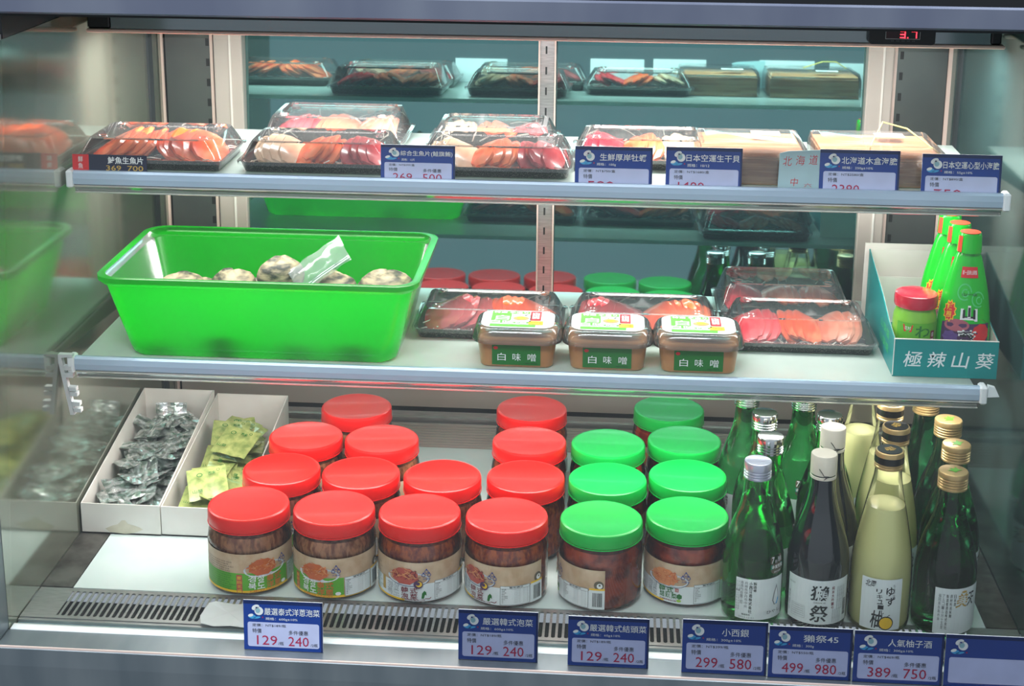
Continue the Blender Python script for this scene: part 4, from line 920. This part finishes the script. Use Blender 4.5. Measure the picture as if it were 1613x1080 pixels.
# ============================================================ PRICE TAGS
def tagprint(p, w_, h_, title, spec, orig, a, c, unit, style=2):
    k = w_/.080; sc = lambda x: x*k
    p.rect(0, w_, 0, h_, I_BLUE, 1); p.rect(0, w_, h_*.93, h_, I_BLUE2, 2); p.rect(w_*.975, w_, 0, h_, I_BLUE2, 2)
    # sea emblem: white shrimp heart over a blue wave
    p.ell(sc(.0125), h_*.86, sc(.0042), h_*.052, I_WHITE, 3, 16, .5); p.ell(sc(.0158), h_*.79, sc(.0045), h_*.085, I_WHITE, 3, 16, -.35); p.ell(sc(.0148), h_*.80, sc(.0024), h_*.05, ink('emblem_grey', srgb(150, 190, 200)), 4, 14, -.3); p.ell(sc(.0135), h_*.86, sc(.001), h_*.014, I_BLUE2, 5, 8)
    p.ell(sc(.0088), h_*.675, sc(.0042), h_*.045, I_SKY, 3, 16, -.2); p.ell(sc(.0075), h_*.70, sc(.0028), h_*.03, I_WHITE, 4, 12, .3); p.ell(sc(.0135), h_*.655, sc(.004), h_*.022, I_SKY, 3, 12, .2); p.ell(sc(.0195), h_*.665, sc(.0007), h_*.015, I_CRIM, 3, 8)
    if title:
        n = len(title); tw = min(w_*.70, n*h_*.155); u1 = w_*.965 if n >= 7 else w_*.62+tw/2; p.text(title, u1-tw, u1, h_*.715, h_*.86, I_WHITE, 3, .006)
    if spec: sw = len(spec)*h_*.055; p.text(spec, w_*.28, w_*.28+sw, h_*.605, h_*.67, I_WHITE, 3, .0)
    p.rrect(w_*.05, w_*.955, h_*.07, h_*.565, h_*.04, I_PANEL, 2)
    if orig: p.text(orig, w_*.11, w_*.11+len(orig)*h_*.058, h_*.475, h_*.535, I_BLACK, 3, .0)
    if a: p.text('特價', w_*.11, w_*.225, h_*.345, h_*.435, I_BLACK, 3, 0)
    if c: p.text('多件優惠', w_*.57, w_*.815, h_*.33, h_*.42, I_BLACK, 3, 0)
    if a: p.text(a, w_*.165, w_*.165+len(a)*w_*.086, h_*.11, h_*.30, I_CRIM, 3, 0)
    if a and c: p.text('/'+unit, w_*.435, w_*.505, h_*.115, h_*.185, I_BLACK, 3); p.text('/2'+unit, w_*.845, w_*.935, h_*.105, h_*.17, I_BLACK, 3)
    if c: p.text(c, w_*.565, w_*.565+len(c)*w_*.086, h_*.105, h_*.295, I_CRIM, 3, 0)
def price_tag(x, y, z, w_, h_, label, group, lean, args, rz=0, **kw):
    t = empty('price_tag', (x, y, z), R(rz), label=label, cat='price tag', group=group); t.rotation_euler = (R(lean), 0, R(rz))
    b = MB(); b.box(0, w_, 0, .0008, 0, h_, PAPER); c = b.build('card', t)
    b = MB(); b.add([(-.0012, -.001, 0), (w_+.0012, -.001, 0), (w_+.0012, -.001, h_+.001), (-.0012, -.001, h_+.001)], [(0, 1, 2, 3)], SLEEVE); b.build('clear_sleeve', t)
    p = Print(flat((0, 0, 0), (1, 0, 0), (0, 0, 1), (0, -1, 0))); tagprint(p, w_, h_, *args, **kw)
    for i in range(len(p.mb.v)): pass
    p.build('print', c); return t
gb, gu = 'price tags along the bottom edge', 'price tags on the upper shelf rail'
W = .0800
price_tag(-.2933, -.1430, .0004, W, .0535, 'blue price tag below the onion kimchi, the leftmost along the bottom, 129 and 240', gb, -3, ('嚴選泰式洋蔥泡菜', '規格：600g±10%', '定價：NT$189/瓶', '129', '240', '瓶'))
price_tag(-.0771, -.1430, .0004, .079, .0535, 'blue price tag below the rightmost red front jar, kimchi 600g, 129 and 240', gb, -3, ('嚴選韓式泡菜', '規格：600g±10%', '定價：NT$189/瓶', '129', '240', '瓶'))
price_tag(.0317, -.1445, .0004, .0795, .0525, 'blue price tag below the barcode jar, kohlrabi 60g, 129 and 240', gb, -3, ('嚴選韓式結頭菜', '規格：60g±10%', '定價：NT$189/瓶', '129', '240', '瓶'))
price_tag(.1436, -.1475, .0004, .0825, .0562, 'blue price tag below the silver-capped sake bottle reading 299 and 580', gb, -3, ('小西銀', '規格：300g±10%', '定價：NT$399/瓶', '299', '580', '瓶'))
price_tag(.2275, -.1490, .0004, .0800, .0540, 'blue price tag below the dark bottle reading 499 and 980', gb, -3, ('獺祭45', '規格：300g', '定價：NT$550/瓶', '499', '980', '瓶'))
price_tag(.3090, -.1500, .0004, .0855, .0540, 'blue price tag below the yuzu bottle reading 389 and 750', gb, -3, ('人氣柚子酒', '規格：300g±10%', '定價：NT$469/瓶', '389', '750', '瓶'))
price_tag(.3960, -.1500, .0004, .0830, .0540, 'blue price tag at the right end of the bottom edge, only its edge in view', gb, -3, ('', '', '', '', '', ''))
zt = .4262-.013
def utag(x0, x1, ztop, label, args, yy=.1165): price_tag(x0, yy, zt+.0135, x1-x0, ztop-zt-.0135, label, gu, -6, args)
def upper(x0, x1, ztop, label, title, spec, orig, a, c, H_=.054):
    w_ = x1-x0; cut = H_-(ztop-.4262)
    t = empty('price_tag', (x0, .1162, .4264), label=label, cat='price tag', group=gu); t.rotation_euler = (R(-5), 0, 0); h_ = H_-cut
    b = MB(); b.box(0, w_, 0, .0008, 0, h_, PAPER); cc = b.build('card', t)
    p = Print(flat((0, 0, -cut), (1, 0, 0), (0, 0, 1), (0, -1, 0)))
    tagprint(p, w_, H_, title, spec, orig, a, c, '盒')
    # the part below the rail is tucked away: clip the printing there
    vs = p.mb.v
    for i, (x, y, z) in enumerate(vs):
        if z < 0: vs[i] = (x, y, 0.)
    p.build('print', cc); return t
upper(-.1897, -.1080, .4635, 'blue mixed sashimi price tag reading 269 and 500 on the upper rail', '綜合生魚片(鮭旗鮪)', '規格：12片', '定價：NT$299/盒', '269', '500', .0445)
upper(.0226, .1062, .4668, 'blue fresh oyster price tag reading 580 on the upper rail', '生鮮厚岸牡蠣', '規格：100g', '定價：NT$750/盒', ' 580', '')
upper(.1206, .2022, .4682, 'blue scallop price tag reading 1480 on the upper rail', '日本空運生干貝', '規格：10/12', '定價：NT$1680/盒', '1480', '')
upper(.2845, .3690, .4695, 'blue wooden box sea urchin price tag reading 2380, overlapping the handwritten card', '北海道木盒海膽', '規格：250g±10%', '定價：NT$2580/盒', '2380', '')
upper(.3923, .4758, .4672, 'blue small sea urchin price tag reading 750 at the right end of the upper rail', '日本空運心型小海膽', '規格：55g±10%', '定價：NT$890/盒', ' 750', '')
# handwritten card
t = empty('handwritten_card', (.2410, .1180, .4264), label='pale blue handwritten card with red characters, left of the 2380 price tag', cat='card'); t.rotation_euler = (R(-4), 0, 0)
b = MB(); b.add([(0, 0, 0), (.052, 0, 0), (.052, 0, .0425), (.010, 0, .040), (.001, 0, .0375), (0, .0007, 0), (.052, .0007, 0), (.052, .0007, .0425), (.010, .0007, .040), (.001, .0007, .0375)], [(0, 1, 2, 3, 4), (9, 8, 7, 6, 5), (0, 4, 9, 5), (4, 3, 8, 9), (3, 2, 7, 8)], ink('pale_card', srgb(176, 208, 214))); c = b.build('card', t)
p = Print(flat((0, 0, 0), (1, 0, 0), (0, 0, 1), (0, -1, 0))); 
for i, ch in enumerate('北海道'): p.text(ch, .0045+i*.0138, .0140+i*.0138, .024+i*.001, .0345+i*.001, I_RED, 1, -.005, .1)
p.text('中', .0135, .0215, .002, .011, I_RED, 1, -.005, .1); p.text('六', .028, .036, .0015, .0055, I_RED, 1, -.005); p.build('handwriting', c)
# salmon tray label card
t = empty('salmon_label', (-.5345, .1155, .4264), label='navy and red label card in front of the leftmost salmon tray', cat='label'); t.rotation_euler = (R(-5), 0, 0)
b = MB(); b.box(0, .084, 0, .0007, 0, .0185, ink('dark_navy', srgb(16, 26, 58))); c = b.build('card', t)
p = Print(flat((0, 0, 0), (1, 0, 0), (0, 0, 1), (0, -1, 0))); p.rect(0, .0185, .0003, .0185, I_RED, 1); p.vtext('鮮魚', .0065, .012, .0165, .0075, I_WHITE, 2)
p.text('鮭魚生魚片', .040, .080, .0085, .0165, I_WHITE, 1, .02); p.text('369', .038, .055, .001, .0068, I_GOLD, 1, .01); p.text('700', .062, .080, .001, .0068, I_GOLD, 1, .01); p.build('print', c)
# torn paper on the grille
b = MB(); pts = [(-.352, -.058), (-.345, -.056), (-.325, -.060), (-.312, -.0585), (-.300, -.060), (-.296, -.100), (-.300, -.106), (-.318, -.103), (-.335, -.105), (-.3495, -.101), (-.3545, -.085)]
n = len(pts); vs = [(x, y, .0010+.0012*abs(math.sin(i*1.9))) for i, (x, y) in enumerate(pts)]+[(x, y, .0006+.0012*abs(math.sin(i*1.9))) for i, (x, y) in enumerate(pts)]+[(-.325, -.08, .0026), (-.325, -.08, .0022)]
b.add(vs, [(i, (i+1) % n, 2*n) for i in range(n)]+[(n+(i+1) % n, n+i, 2*n+1) for i in range(n)]+[(i, n+i, n+(i+1) % n, (i+1) % n) for i in range(n)], PAPER)
o = b.build('paper_scrap'); tag(o, 'torn white paper scrap on the grille, left of the leftmost bottom price tag', 'paper')
# thermometer display
t = empty('thermometer_display', (.3735, .186, .5835), label='black digital thermometer with red figures on the lamp housing', cat='thermometer')
b = MB(); b.add([], [], BLACK)
hw, hh = .0355, .0095; outl = []
for q_, (a, c_) in enumerate(((hw-.004, hh-.003), (-hw+.004, hh-.003), (-hw+.004, -hh+.003), (hw-.004, -hh+.003))):
    for i in range(4): th_ = q_*PI/2+i/3*PI/2; outl.append((a+.004*math.cos(th_), c_+.003*math.sin(th_)))
plate_xz(b, outl, -.004, .0055, BLACK); c = b.build('casing', t)
LED = emat('red_led', (1, .03, .05, 1), 4.0)
p = Print(flat((0, -.0042, 0), (1, 0, 0), (0, 0, 1), (0, -1, 0)))
p.frame(-.018, .019, -.0035, .0065, .0003, I_WHITE, 1); p.rect(-.0175, .0005, -.003, .006, ink('dim_display', srgb(50, 20, 30)), 1)
p.text('o o o o o', -.012, .014, -.0058, -.0052, I_GREY, 1)
def seg7(u, v, w_, h_, segs):
    k = .0011
    R_ = {'a': (u, u+w_, v+h_-k, v+h_), 'g': (u, u+w_, v+h_/2-k/2, v+h_/2+k/2), 'd': (u, u+w_, v, v+k), 'f': (u, u+k, v+h_/2, v+h_), 'e': (u, u+k, v, v+h_/2), 'b': (u+w_-k, u+w_, v+h_/2, v+h_), 'c': (u+w_-k, u+w_, v, v+h_/2)}
    for s_ in segs: p.rect(*R_[s_], LED, 2)
seg7(-.0025, -.0022, .0058, .0078, 'abgcd'); seg7(.0095, -.0022, .0060, .0078, 'abc'); p.rect(.0052, .0064, -.0024, -.0012, LED, 2)
p.build('display', c)
